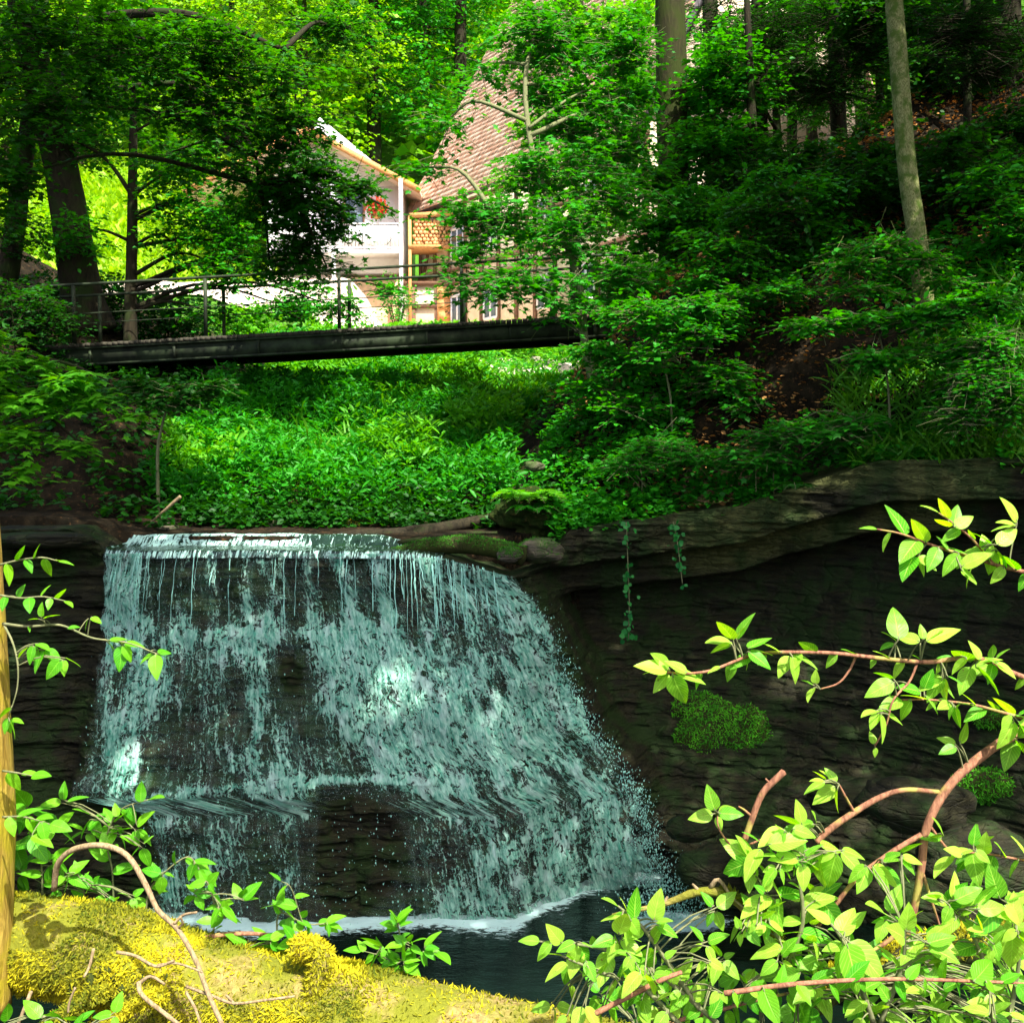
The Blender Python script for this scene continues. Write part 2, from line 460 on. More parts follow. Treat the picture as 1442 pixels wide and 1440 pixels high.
def H(x, y):
    t = topH(x, y)
    fl = -6.3 + .25 * fbm(x * .6, y * .6, s=2)
    near = np.interp(y, [-20, 2.2, 3.1, 3.9, 6.2], [-1.45, -1.5, -1.75, -2.5, -6.4]) + .06 * fbm(x * 5, y * 5, s=3)
    fl = np.maximum(fl, near + 1.0 * sm(-1.5, -6, x) * sm(6, 3, y))
    return fl + (t - fl) * sm(.55, .95, y - Yc(x) - .75 * sm(.6, 1.4, x))
def axis(segs):
    r = [segs[0][0]]
    for a, b, d in segs:
        n = max(1, int(round((b - a) / d))); r += list(a + (b - a) * np.arange(1, n + 1) / n)
    return np.array(r)
ax = axis([(-150, -50, 8), (-50, -20, 1.5), (-20, -9, .4), (-9, 12, .11), (12, 22, .4), (22, 60, 1.5), (60, 170, 8)])
ay = axis([(-60, -10, 5), (-10, 0, .6), (0, 12, .25), (12, 26, .11), (26, 50, .3), (50, 80, 1), (80, 250, 8)])
GX, GY = np.meshgrid(ax, ay, indexing='ij')
GZ = H(GX, GY)
g_ = MB().grid(np.stack([GX, GY, GZ], -1)[:, ::-1])
gr = sm(.3, -.8, hill_d(GX, GY)) * sm(17.5, 19, GY) * sm(-5.4, -4.6, GX)
gr = np.maximum(gr, sm(30, 36, GY) * sm(-2, -8, GX))
gr = np.maximum(gr, sm(45, 52, GY) * .8)
ground = g_.obj('ground', M['ground'], smooth=True, attrs={'grassy': gr[:, ::-1].ravel()})
tag(ground, kind='structure')

# sunlit gravel yard and lane before the house, laid on the ground
yx = np.linspace(0, 1, 60); yy = np.linspace(0, 1, 24)
U_, V_ = np.meshgrid(yx, yy, indexing='ij')
lx = -30 + 34 * U_; ly = 38.6 + 3.2 * V_ + .4 * np.sin(lx * .4) + (-3.6 + 6.6 * V_) * sm(-11.5, -8, lx)
ob = MB().grid(np.stack([lx, ly, topH(lx, ly) + .10], -1)[:, ::-1]).obj('gravel_lane', M['gravel'], smooth=True)
tag(ob, kind='structure')

# pale sunlit gravel bar below the right end of the bridge
def in_bar(x, y): px = 721 + x / y * FOC; return (y > 25.6 + .5 * np.sin(x * 2)) & (y < 29.2) & (px > 655 + 25 * np.sin(y * 3)) & (px < 830)
bx_, by_ = np.meshgrid(np.linspace(-1.5, 2.4, 90), np.linspace(25.2, 29.6, 80), indexing='ij')
ob = MB().grid(np.stack([bx_, by_, topH(bx_, by_) + .03 + .05 * fbm(bx_ * 6, by_ * 6, o=3) - .25 * (1 - in_bar(bx_, by_))], -1)[:, ::-1]).obj('gravel_bar', M['gravel'], smooth=True)
tag(ob, kind='structure')

# ------------------------------------------------------------ cliff face
XR_Z = [-6.5, -5.5, -5.34, -4.35, -3.9, -3.58, -2.79, -1.93, -1.62, -1.2]
XR_X = [2.0, 1.85, 1.8, 1.62, 1.32, 1.0, .71, .36, .05, .0]
def xr(z): return np.interp(z, XR_Z, XR_X)
def xl(z): return np.interp(z, [-6.5, -5.5, -4.35, -4.15, -2.8, -1.9, -1.27], [-4.3, -4.25, -4.45, -5.35, -5.3, -5.4, -5.25])
def ztop(x): return np.interp(x, [-12, -5.8, -5.3, -1.6, -.9, 0.0, .35, .8, 3.2, 4.8, 6], [-.9, -.98, -1.3, -1.3, -1.36, -1.6, -1.5, -1.05, -.68, -.08, -.03])
def off_f(z): return np.interp(z, [-6.5, -5.5, -4.1, -4.02, -3.94, -3.0, -2.32, -2.2, -1.3, -1.1], [1.75, 1.5, 1.12, 1.1, .86, .55, .2, .02, .0, -.05])
def cliff(x, z):
    ztp = ztop(x)
    zz = z - (ledge(x) + 1.0) * sm(-4.5, -.8, z) * (x > .8)
    o_r = np.interp(zz, [-6.5, -5.5, -5, -4, -3, -2.5, -2.05, -1.97, -1.60, -1.54, -1.0], [2.6, 1.9, 1.2, .1, -.7, -1.25, -1.3, -.62, -.5, -.05, .0])
    o_l = np.interp(z, [-6.5, -5.5, -4.2, -4.05, -3, -2.1, -2.0, -1.35, -1.3, -.9], [1.5, 1.3, .95, .7, .35, .15, .0, -.02, -.14, .0])
    b = xr(z) + .05
    wr = sm(b, b + .5, x); wl = sm(xl(z) + .05, xl(z) - .25, x)
    f = off_f(z); f = f - .5 * sm(.6, 1.6, x) * sm(-3.5, -5.5, z)
    o = f * (1 - wr) * (1 - wl) + o_r * wr + o_l * wl
    # strata: stepped beds of shale
    wav = z + .05 * fbm(x * .7, z * .5, 0, 3, 21)
    k = wav / .135; fr = k - np.floor(k)
    bed = _h(np.floor(k).astype(np.int64), np.floor(x * 1.3 + 3 * _h(np.floor(k).astype(np.int64), 0 * np.floor(k).astype(np.int64), 0, 4)).astype(np.int64), 0, 31)
    o = o + (bed - .5) * .17 * (1 - .45 * wr) - .05 * sm(.78, .98, fr) * (1 - .6 * wr)
    o = o + wr * .22 * fbm(x * .8, z * 1.1, 2.2, 4, 88)
    k2 = wav / .043; bed2 = _h(np.floor(k2).astype(np.int64), np.floor(x * 3.7 + k2 * .31).astype(np.int64), 1, 33)
    o = o + (bed2 - .5) * .07
    o = o + .16 * fbm(x * 1.1, z * 1.6, 0, 4, 8) * sm(ztp, ztp - .3, z) + .05 * fbm(x * 6, z * 9, 0, 3, 14)
    o = o + wr * sm(-3.6, -5.0, z) * .5 * np.maximum(0, fbm(x * 1.3, z * 1.3, 0, 4, 55) + .15)
    return Yc(x) - o
arc = np.linspace(0, 1, 900)
seg = np.concatenate([[0], np.cumsum(np.hypot(np.diff(YC[2:16, 0]), np.diff(YC[2:16, 1])))])
xs = np.interp(arc * seg[-1], seg, YC[2:16, 0])
xs = xs + np.linspace(0, 1e-4, len(xs))
tv = np.linspace(0, 1, 330)
CX, CT_ = np.meshgrid(xs, tv, indexing='ij')
ZT = ztop(CX) + .03 * fbm(CX * 2, 0 * CX, o=3, s=77)
CZ = ZT + (-6.6 - ZT) * CT_
CY = cliff(CX, CZ)
back = np.linspace(2.2, 0, 22)[:-1]
BX, BB = np.meshgrid(xs, back, indexing='ij')
BZ = ztop(BX) + .03 * fbm(BX * 2, 0 * BX, o=3, s=77)
infall = sm(.2, -.4, BX) * sm(-5.6, -5.2, BX)
BZ = BZ + .13 * sm(.9, 1.15, BB) * infall + .03 * fbm(BX * 3, BB * 3, o=3, s=78)
BZ = np.where(infall > .5, BZ, BZ - .25 * sm(1.0 + .8 * sm(.6, 1.4, BX), 1.5 + .7 * sm(.6, 1.4, BX), BB))
BY = cliff(xs, ztop(xs))[:, None] + BB
V = np.concatenate([np.stack([BX, BY, BZ], -1), np.stack([CX, CY, CZ], -1)], 1)
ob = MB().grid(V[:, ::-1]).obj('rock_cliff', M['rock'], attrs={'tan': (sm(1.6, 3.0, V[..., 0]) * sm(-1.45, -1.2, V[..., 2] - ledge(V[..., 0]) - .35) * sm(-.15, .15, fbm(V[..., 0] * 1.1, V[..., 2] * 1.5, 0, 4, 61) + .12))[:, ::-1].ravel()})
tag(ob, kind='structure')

# ------------------------------------------------------------ water
def foam_density(px, py):
    def g(cx, cy, rx, ry, a): return a * np.exp(-(((px - cx) / rx) ** 2 + ((py - cy) / ry) ** 2))
    d = .18 + 0 * px
    top = sm(905, 870, py)
    d = d * (1 - top) + top * (.16 + .55 * sm(205, 185, px) + .32 * sm(560, 600, px))
    for x0, x1, w, a in ((205, 212, 10, .35), (262, 258, 12, .35), (298, 300, 10, .4), (345, 352, 8, .5), (430, 445, 16, .3), (368, 384, 12, .6), (395, 400, 9, .25), (480, 505, 16, .65), (527, 556, 13, 1.0), (596, 610, 12, .4), (640, 668, 12, .4), (700, 770, 26, .6)):
        xc = x0 + (x1 - x0) * (py - 780) / 110
        d = d + a * np.exp(-((px - xc) / w) ** 2) * sm(930, 860, py)
    for q in ((165, 830, 45, 60, .5), (190, 1050, 62, 90, .75), (190, 920, 48, 70, .7), (90, 980, 60, 100, .12), (345, 915, 42, 45, .5), (372, 1000, 34, 80, .75), (385, 1070, 70, 40, .5), (470, 905, 90, 30, .6),
              (530, 960, 90, 55, .75), (610, 1000, 140, 90, .65), (740, 960, 90, 120, .55), (770, 1070, 110, 100, .5), (560, 1080, 120, 40, .45), (270, 990, 50, 90, .18), (250, 1220, 60, 90, .55), (300, 1130, 90, 25, .4),
              (405, 1160, 32, 60, .6), (400, 1240, 24, 60, .4), (320, 1200, 50, 60, .2), (730, 1210, 130, 110, .5), (640, 1290, 80, 40, .35), (870, 1180, 55, 120, 1.0), (900, 1250, 60, 40, .9), (290, 900, 60, 22, .3)):
        d = d + g(*q)
    for q in ((405, 945, 30, 50, .8), (505, 1190, 62, 95, .55), (345, 1020, 18, 30, .3), (470, 1060, 45, 35, .2), (720, 880, 90, 35, .25), (610, 870, 40, 30, .25), (260, 1060, 40, 40, .15)):
        d = d - g(*q)
    ln = np.interp(px, [150, 230, 340, 500, 700, 850], [1130, 1122, 1106, 1096, 1100, 1110])
    d = d + .9 * np.exp(-((py - ln) / 6.0) ** 2) * sm(860, 640, px) + .3 * np.exp(-((py - 893) / 9.) ** 2) * sm(205, 240, px) * sm(560, 500, px)
    return np.clip(d, 0, 1.25)
nu, nv = 620, 480
uu = np.linspace(0, 1, nu); vv = np.linspace(0, 1, nv)
UU, VV = np.meshgrid(uu, vv, indexing='ij')
x_top = -5.25 + 5.3 * UU
zt_ = ztop(x_top) + .02
WZ = zt_ + (-5.56 - zt_) * VV
WX = xl(WZ) + (xr(WZ) - xl(WZ)) * UU
WX = WX + .10 * fbm(WZ * 3, UU * 6, o=3, s=61) * (np.abs(UU - .5) > .47)
# smooth rock offset under the water (free fall in the top part)
def cliff_s(x, z):
    acc = 0
    for dz in (-.06, -.02, .02, .06): acc = acc + cliff(x, z + dz)
    return acc / 4
WY = cliff(WX, WZ)
def slide(A, k, ax, f):
    B = np.pad(A, [(k, k) if i == ax else (0, 0) for i in (0, 1)], mode='edge')
    W_ = np.lib.stride_tricks.sliding_window_view(B, 2 * k + 1, axis=ax)
    return f(W_, axis=-1)
WY = slide(slide(WY, 9, 1, np.min), 5, 0, np.min)
for _ in range(2): WY = slide(slide(WY, 11, 1, np.mean), 7, 0, np.mean)
WY = WY - .015
lump = fbm(WX * 2.6, WZ * 1.5, 0, 4, 41)
px_, py_ = proj(np.stack([WX, WY, WZ], -1).reshape(-1, 3))
den = foam_density(px_, py_).reshape(WX.shape)
edge = np.minimum(UU / .02, (1 - UU) / .025); edge = np.clip(edge + .8 * fbm(WZ * 6, UU * 30, o=3, s=4), 0, 1)
den = den * np.clip(1.02 + 1.05 * fbm(UU * 6.2 * 2.6, WZ * 1.7, 0, 3, 141) + .55 * fbm(UU * 6.2 * 9, WZ * 3.2, 0, 2, 151), .18, 1.35)
den = np.maximum(den, np.clip(foam_density(px_, py_).reshape(WX.shape) - .95, 0, 1)) * sm(0, .8, edge)
fl_u = UU * 6.2
WY = WY - .07 * den * (.5 + lump) - .06 * den * np.maximum(0, fbm(fl_u * 6, WZ * 2.4, 0, 4, 19)) - .012 * fbm(fl_u * 20, WZ * 7, 0, 3, 15)
spr = sm(.80, .97, UU) * sm(-3.4, -5, WZ)
WY = WY - .35 * spr
sg_ = np.sqrt(np.diff(WZ, axis=1) ** 2 + np.diff(slide(WY, 4, 1, np.mean), axis=1) ** 2)
fl_v = -np.concatenate([np.zeros((nu, 1)), np.cumsum(sg_.mean(0, keepdims=True) * .6 + sg_ * .4, 1)], 1)
ob = MB().grid(np.stack([WX, WY, WZ], -1)[:, ::-1]).obj('waterfall', M['fall'], smooth=True,
    attrs={'foam': den[:, ::-1].ravel(), 'flow': np.stack([fl_u, fl_v, 0 * WZ], -1)[:, ::-1].reshape(-1, 3)})
tag(ob, kind='structure')

# stream sheet above the lip with its low cascade
SX, SB = np.meshgrid(np.linspace(-5.35, -.9, 260), np.concatenate([np.linspace(-.10, 1.3, 76), np.linspace(1.35, 5, 30)]), indexing='ij')
sy = cliff(SX[:, :1], ztop(SX[:, :1])) + SB
kx = .15 * fbm(SX * 1.4, 0 * SX, o=3, s=90)
sz = ztop(SX) + .05 + .13 * sm(.75, 1.1, SB + kx) + .012 * fbm(SX * 7, SB * 4, o=3, s=91) + .02 * SB * (SB < 1.3) * 0
sz = np.minimum(sz, -1.08 + .03 * sm(-1.6, -1.0, SX)) - .25 * sm(-1.9, -.9, SX) * sm(.3, .8, SB)
sz = sz - .9 * np.maximum(0, .0 - SB)
sd = .30 + .45 * sm(.55, .85, SB + kx) * sm(1.25, 1.1, SB + kx) * sm(-2.6, -3.2, SX) + .32 * np.exp(-((SB + .05) / .07) ** 2) + .35 * np.exp(-((SB + kx - 1.12) / .04) ** 2)
sd = sd * sm(1.4, 1.2, SB)
sflow = np.stack([SX * 1.1, SB * 1.5, 0 * SX], -1)
m, nt, out = newmat('stream_water'); g = N(nt)
f = g.attr('flow', 'Vector'); n_ = g.noise(g.mapping(f, (22, 3, 1)), 1, 5, .65, .8)
mk_ = g.mapr(g.math('ADD', n_, g.math('MULTIPLY', g.attr('foam'), .32)), .66, .76)
g.out(out, g.mixs(mk_, g.bsdf((.012, .03, .02), .08, .6, g.bump(n_, .02, .7)), g.bsdf((.42, .68, .60), .4, .4, g.bump(n_, .02, .8))))
M['stream'] = m
ob = MB().grid(np.stack([SX, sy + 0 * SX, sz], -1)).obj('stream', M['stream'], smooth=True, attrs={'foam': sd.ravel(), 'flow': sflow.reshape(-1, 3)})
tag(ob, kind='structure')

# plunge pool
PX_, PY_ = np.meshgrid(np.linspace(-14, 12, 420), np.linspace(2.5, 15.5, 260), indexing='ij')
foot = cliff(PX_[:, :1], -5.5 + 0 * PX_[:, :1])
dist = foot - PY_
inx = sm(-4.6, -4.2, PX_) * sm(2.3, 1.6, PX_)
pd = inx * (1.3 * np.exp(-np.maximum(dist, 0) / .40)) + .9 * np.exp(-(((PX_ - 2.0) / .7) ** 2 + ((PY_ - 12.7) / .30) ** 2)) + .35 * np.exp(-(((PX_ - 1.0) / 1.0) ** 2 + ((PY_ - 12.1) / .35) ** 2))
PZ_ = -5.5 + .02 * fbm(PX_ * 2.4, PY_ * 3.5, o=3, s=71) + .03 * pd * fbm(PX_ * 9, PY_ * 9, o=3, s=72)
ob = MB().grid(np.stack([PX_, PY_, PZ_], -1)).obj('plunge_pool', M['pool'], smooth=True, attrs={'foam': pd.ravel()})
tag(ob, kind='structure')

# flying drops: many small octahedra
rg = np.random.default_rng(5)
def droplets(n):
    u = rg.random(n); k = rg.random(n)
    z = -1.6 - 3.9 * np.sqrt(rg.random(n)); x = xl(z) + (xr(z) - xl(z)) * u
    right = k < .45
    x = np.where(right, xr(z) + rg.normal(-.05, .10, n) + .12 * (-z - 1.5) / 4 * rg.random(n), x)
    y = cliff(x, z) - .12 - .18 * rg.random(n) - .3 * right * sm(-3, -5, z)
    foot = k > .74
    x = np.where(foot, rg.normal(1.75, .25, n), x); z = np.where(foot, -5.45 + np.abs(rg.normal(0, .35, n)), z); y = np.where(foot, 12.75 - .35 * rg.random(n), y)
    r = .003 + .008 * rg.random(n) ** 3
    T = np.array([(1, 0, 0), (-1, 0, 0), (0, 1, 0), (0, -1, 0), (0, 0, 1.9), (0, 0, -1.9)], float)
    F = np.array([(0, 2, 4), (2, 1, 4), (1, 3, 4), (3, 0, 4), (2, 0, 5), (1, 2, 5), (3, 1, 5), (0, 3, 5)])
    V = np.stack([x, y, z], 1)[:, None] + T[None] * r[:, None, None]
    return V.reshape(-1, 3), (np.arange(n)[:, None, None] * 6 + F[None]).reshape(-1, 3)
V, F = droplets(6500)
mb = MB(); mb.add(V, F)
for k in range(75):
    x0 = rg.choice([rg.uniform(-5.1, -.3), rg.uniform(-5.2, -4.6), rg.uniform(-1.8, -.2)], p=[.4, .25, .35]); z0 = ztop(x0) + .03; y0 = float(cliff(np.array([x0]), np.array([z0]))[0]) - .05
    L_ = rg.uniform(.4, 1.15); tt = np.linspace(0, 1, 12)
    q = np.stack([x0 + .10 * tt * (x0 + 3) / 3 + rg.normal(0, .006, 12).cumsum(), y0 - .13 * np.sqrt(tt) - .03 * rg.random(), z0 - L_ * tt], 1)
    mb.tube(q, (.0025 + .0045 * rg.random() ** 2) * (1 + .6 * rg.normal(0, .5, 12)).clip(.3, 2), 5)
V, F = mb.get()
tag(mk('spray', V, F, M['droplet'], smooth=True), kind='stuff')

# ============================================================ FOOTBRIDGE
bz = lambda px: 0
def slope_pt(px, py, Y): return P(px, py, Y)
A0, A1 = P(60, 490, 21.4), P(905, 443, 21.4)
dirb = norm(A1 - A0); Lb = np.linalg.norm(A1 - A0); dep = np.array([0, 1.35, 0]); upv = np.array([0, 0, 1.])
br = thing('footbridge', 'narrow dark steel footbridge with thin railings crossing the gorge', 'footbridge', (A0 + A1) / 2)
for k in (0, 1):
    a, b = A0 + dep * k, A1 + dep * k
    mb = MB()
    mb.beam(a - upv * .21, b - upv * .21, .03, .30)
    mb.beam(a - upv * .055, b - upv * .055, .14, .035)
    mb.beam(a - upv * .37, b - upv * .37, .16, .04)
    for t in np.linspace(.08, .92, 7): mb.beam(a + dirb * Lb * t + np.array([0, -.035, -.07]), a + dirb * Lb * t + np.array([0, -.035, -.35]), .05, .02, (0, 1, 0))
    mb.obj('girder', M['steel'], br)
mb = MB()
npl = 110
for i in range(npl):
    t = (i + .5) / npl
    c = A0 + dirb * Lb * t + dep * .5 + upv * (.0 + .004 * (i % 3))
    mb.beam(c - dep * .56, c + dep * .56, Lb / npl * .93, .07)
mb.obj('deck', M['deckwood'], br)
mb = MB()
for k in (0, 1):
    a = A0 + dep * k
    mb = MB()
    mb.tube([a + upv * 1.18 + dirb * Lb * t for t in np.linspace(-.02, 1, 12)], .028, 8)
    rl = mb.obj('railing', M['steel'], br, smooth=True)
    for pxp in (105, 290, 478, 650, 780, 880):
        t = (P(pxp, 480, 21.4)[0] - A0[0]) / (A1[0] - A0[0])
        f = a + dirb * Lb * t
        mb = MB(); mb.box(f + [-.03, -.03, .03], f + [.03, .03, 1.16]); mb.box(f + [-.06, -.05, .02], f + [.06, .05, .05])
        po = mb.obj('post', M['steel']); po.parent = rl; po.location = (0, 0, 0)
    mb = MB()
    for hh in (.62,):
        mb.tube([a + upv * hh + dirb * Lb * t for t in np.linspace(-.02, 1, 12)], .010, 6)
    q = mb.obj('rail_wire', M['steel']); q.parent = rl

# ============================================================ HOUSE
ho = thing('country_house', 'half-timbered country house with steep tiled roof and white balcony behind the bridge', 'house', P(600, 470, 42))
def part(mb, name, mat, par=None, **k): return mb.obj(name, mat, par or ho, **k) if par is None or par is ho else _sub(mb, name, mat, par, **k)
def _sub(mb, name, mat, par, **k):
    o = mb.obj(name, mat, **k); o.parent = par; return o
EA = np.array([-4.15, 45.0, 9.75]); edir = norm(np.array([4.7, -7.2, 0])); ndir = np.array([-edir[1] * -1, 0, 0])
inw = norm(np.array([.838, .547, 0])); slopev = np.array([inw[0], inw[1], 1.85]); LR = 15.0; SR = 5.6
# main roof: rows of overlapping tiles
def tiled_roof(o, e, s, L, Sx, rowh, tw, seed, par):
    rg = np.random.default_rng(seed)
    sl_ = np.linalg.norm(s); su = s / sl_; n = norm(np.cross(e, su)); 
    if n[2] < 0: n = -n
    rows = int(Sx * sl_ / rowh); cols = int(L / tw)
    Vs = []; rn = []
    for r in range(rows):
        jit = rg.normal(0, .008, cols); o2 = (r % 2) * tw / 2
        for c in range(cols):
            p = o + e * (c * tw + o2 - tw / 2) + su * (r * rowh)
            w = tw * .95
            h0 = n * (.055 + jit[c]); h1 = n * (.012)
            Vs += [p + h0, p + e * w + h0, p + e * w + su * rowh * 1.15 + h1, p + su * rowh * 1.15 + h1, p, p + e * w]
            rn += [rg.random()] * 6
    k = np.arange(len(Vs) // 6)[:, None] * 6
    F = np.concatenate([k + np.array([[0, 1, 2, 3]]), k + np.array([[4, 5, 1, 0]])])
    rn = np.array(rn)
    o_ = mk('roof', np.array(Vs), F, M['tiles'], par if par is ho else None, attrs={'rnd': rn, 'tuv': np.zeros((len(Vs), 3))})
    # board under the tiles
    return o_
rf = tiled_roof(EA - edir * .3 - slopev * .05, edir, slopev, LR, SR, .25, .165, 3, ho)
mb = MB()
q0 = EA - edir * .25 - slopev * .04
pl = [q0, q0 + edir * (LR - .1), q0 + edir * (LR - .1) + slopev * SR, q0 + slopev * SR]
nn = norm(np.cross(edir, slopev)); nn = nn if nn[2] > 0 else -nn
mb.add(np.array([p - nn * .02 for p in pl] + [p - nn * .16 for p in pl]), np.array([[0, 1, 2, 3], [7, 6, 5, 4], [0, 4, 5, 1], [1, 5, 6, 2], [2, 6, 7, 3], [3, 7, 4, 0]]))
part(mb, 'eave', M['greyroof'], ho)
# back slope of the roof
rd = EA + slopev * SR; s2 = np.array([inw[0], inw[1], -1.85])
mb = MB(); pl = [rd - edir * .3, rd + edir * LR, rd + edir * LR + s2 * SR, rd - edir * .3 + s2 * SR]
mb.add(np.array([p + nn * 0 for p in pl] + [p - np.array([0, 0, .2]) for p in pl]), np.array([[0, 1, 2, 3], [7, 6, 5, 4], [0, 4, 5, 1], [1, 5, 6, 2], [2, 6, 7, 3], [3, 7, 4, 0]]))
part(mb, 'back_roof', M['tiles'], ho, attrs={'rnd': np.full(8, .4), 'tuv': np.zeros((8, 3))})
# walls under the eave
wz0 = 4.2
W0 = EA + inw * .45; W1 = W0 + edir * (LR - .6)
wid = inw * (SR * 2 - .9)
def prism(mb, pts, z0, z1):
    n = len(pts); V = [[p[0], p[1], z0] for p in pts] + [[p[0], p[1], z1] for p in pts]
    mb.add(V, [np.array([[i, (i + 1) % n, n + (i + 1) % n, n + i] for i in range(n)]), np.array([list(range(n))[::-1], [n + i for i in range(n)]])])
mb = MB(); prism(mb, [W0, W1, W1 + wid, W0 + wid], wz0, 9.9)
g0, g1, gp = W0.copy(), W0 + wid, W0 + wid / 2
for base in (W0, W1 - edir * .2):
    q = edir * .2
    a, b, c = np.r_[base[:2], 9.9], np.r_[(base + wid)[:2], 9.9], np.r_[(base + wid / 2)[:2], 9.9 + 1.85 * (SR - .6)]
    mb.add([a, b, c, a + q, b + q, c + q], [np.array([[0, 1, 2], [5, 4, 3]]), np.array([[0, 3, 4, 1], [1, 4, 5, 2], [2, 5, 3, 0]])])
wall = part(mb, 'wall', M['cream'], ho)
mb = MB()
out_ = -inw * .03
for t in np.arange(0, 14.2, 1.18):
    a = W0 + edir * (t + .15) + out_; mb.beam(np.r_[a[:2], wz0], np.r_[a[:2], 9.75], .18, .08, tuple(edir) if 0 else (inw[0], inw[1], 0))
for z in (4.4, 6.6, 7.1, 8.3, 9.55):
    a = W0 + out_ * 1.3; b = W1 + out_ * 1.3; mb.beam(np.r_[a[:2], z], np.r_[b[:2], z], .08, .17)
for t in (.4, 3.9, 7.5, 11):
    a = W0 + edir * t + out_ * 1.1; b = W0 + edir * (t + 1.0) + out_ * 1.1
    mb.beam(np.r_[a[:2], 7.2], np.r_[b[:2], 9.5], .07, .14)
part(mb, 'timber_frame', M['timber'], ho)
for t in (2.7, 5.1, 8.6, 10.9):
    for z in (5.0, 8.45 - .9):
        a = W0 + edir * t + out_ * 2; b = a + edir * .9
        mb = MB()
        for zz in (z, z + 1.1): mb.beam(np.r_[a[:2], zz], np.r_[b[:2], zz], .06, .09)
        for p in (a, (a + b) / 2, b): mb.beam(np.r_[p[:2], z], np.r_[p[:2], z + 1.1], .07, .06, (inw[0], inw[1], 0))
        w_ = part(mb, 'window', M['white'], ho)
        mb = MB(); c0, c1 = a + inw * .02, b + inw * .02
        mb.beam(np.r_[c0[:2], z + .55], np.r_[c1[:2], z + .55], .02, 1.05); _sub(mb, 'pane', M['glass'], w_)
# left wing with gable to the camera
YL = 44.0
xL, xR = P(372, 400, YL)[0], P(568, 400, YL)[0]
zg, zm, ze = P(0, 478, YL)[2], P(0, 388, YL)[2], P(0, 262, YL)[2]
mb = MB(); mb.box([xL, YL, zg - .6], [xR, YL + 5.5, zm - .08]); part(mb, 'lower_wall', M['ochre'], ho)
mb = MB(); mb.box([xL + .1, YL + .05, zm + .12], [xR, YL + 5.5, ze])
xm = (xL + xR) / 2 - .5; zp = P(0, 165, YL)[2]
mb.add([[xL + .1, YL + .05, ze + .002], [xR, YL + .05, ze + .002], [xm, YL + .05, zp], [xL + .1, YL + 5.5, ze + .002], [xR, YL + 5.5, ze + .002], [xm, YL + 5.5, zp]],
       [np.array([[0, 1, 2], [5, 4, 3]]), np.array([[0, 3, 4, 1], [1, 4, 5, 2], [2, 5, 3, 0]])])
part(mb, 'upper_wall', M['white'], ho)
r0, r1 = P(430, 180, YL - .9), P(592, 268, YL - .9); rl0 = np.array([2 * r0[0] - r1[0] - .3, YL - .9, r1[2] - .1])
mb = MB()
for a, b in ((r0, r1), (r0, rl0)):
    d = norm(b - a); nz = norm(np.cross(d, [0, 1, 0])); nz = nz if nz[2] > 0 else -nz
    V = [a, b, b + [0, 6.5, 0], a + [0, 6.5, 0]]
    mb.add([p for p in V] + [p - nz * .12 for p in V], np.array([[0, 1, 2, 3], [7, 6, 5, 4], [0, 4, 5, 1], [1, 5, 6, 2], [2, 6, 7, 3], [3, 7, 4, 0]]))
part(mb, 'wing_roof', M['tiles'], ho, attrs={'rnd': np.full(16, .7), 'tuv': np.zeros((16, 3))})
mb = MB()
for a, b in ((r0, r1), (r0, rl0)): mb.beam(a + [0, -.05, -.02], b + [0, -.05, -.02], .06, .24)
part(mb, 'barge_board', M['orangewood'], ho)
for (x0, x1, y0, y1, mt) in ((455, 482, 290, 330, 'glass'), (485, 512, 265, 345, 'glass')):
    a, b = P(x0, y1, YL - .02), P(x1, y0, YL - .02)
    mb = MB()
    for q0, q1 in (((a[0], a[2]), (b[0], a[2])), ((a[0], b[2]), (b[0], b[2]))): mb.beam([q0[0], a[1], q0[1]], [q1[0], a[1], q1[1]], .08, .08)
    for x in (a[0], b[0]): mb.beam([x, a[1], a[2]], [x, a[1], b[2]], .08, .08, (0, 1, 0))
    w_ = part(mb, 'window', M['timber'], ho)
    mb = MB(); mb.box([a[0], a[1] + .0, a[2]], [b[0], a[1] + .03, b[2]]); _sub(mb, 'pane', M['glass'], w_)
# lower front strip: cream panels with posts, right of the ochre wall
xa, xb2 = P(568, 400, 43.5)[0], P(835, 400, 43.5)[0]
mb = MB(); mb.box([xa, 43.2, zg - .8], [xb2, 43.6, P(0, 396, 43.2)[2]]); part(mb, 'front_wall', M['cream'], ho)
mb = MB()
for pxp, w in ((575, 10), (612, 9), (640, 12), (682, 12), (690, 5), (732, 5), (782, 7), (832, 7)):
    x = P(pxp, 400, 43.2)[0]; mb.box([x, 43.12, zg - .8], [x + S(w, 43.2), 43.22, P(0, 398, 43.2)[2]])
for pyp in (398, 430): mb.box([xa, 43.08, P(0, pyp, 43.2)[2] - .12], [xb2, 43.21, P(0, pyp, 43.2)[2] + .04])
part(mb, 'post_frame', M['timber'], ho)
a, b = P(616, 470, 43.1), P(638, 404, 43.1)
mb = MB(); mb.box([a[0], 43.05, a[2]], [b[0], 43.12, b[2]])
for k in range(4): mb.box([a[0] + .05, 43.03, a[2] + .1 + k * .42], [b[0] - .05, 43.06, a[2] + .42 + k * .42])
dr = part(mb, 'door', M['orangewood'], ho)
mb = MB(); mb.tube([[b[0] - .08, 42.98, a[2] + .8], [b[0] - .2, 42.98, a[2] + .8]], .018, 6); _sub(mb, 'handle', M['greyroof'], dr)
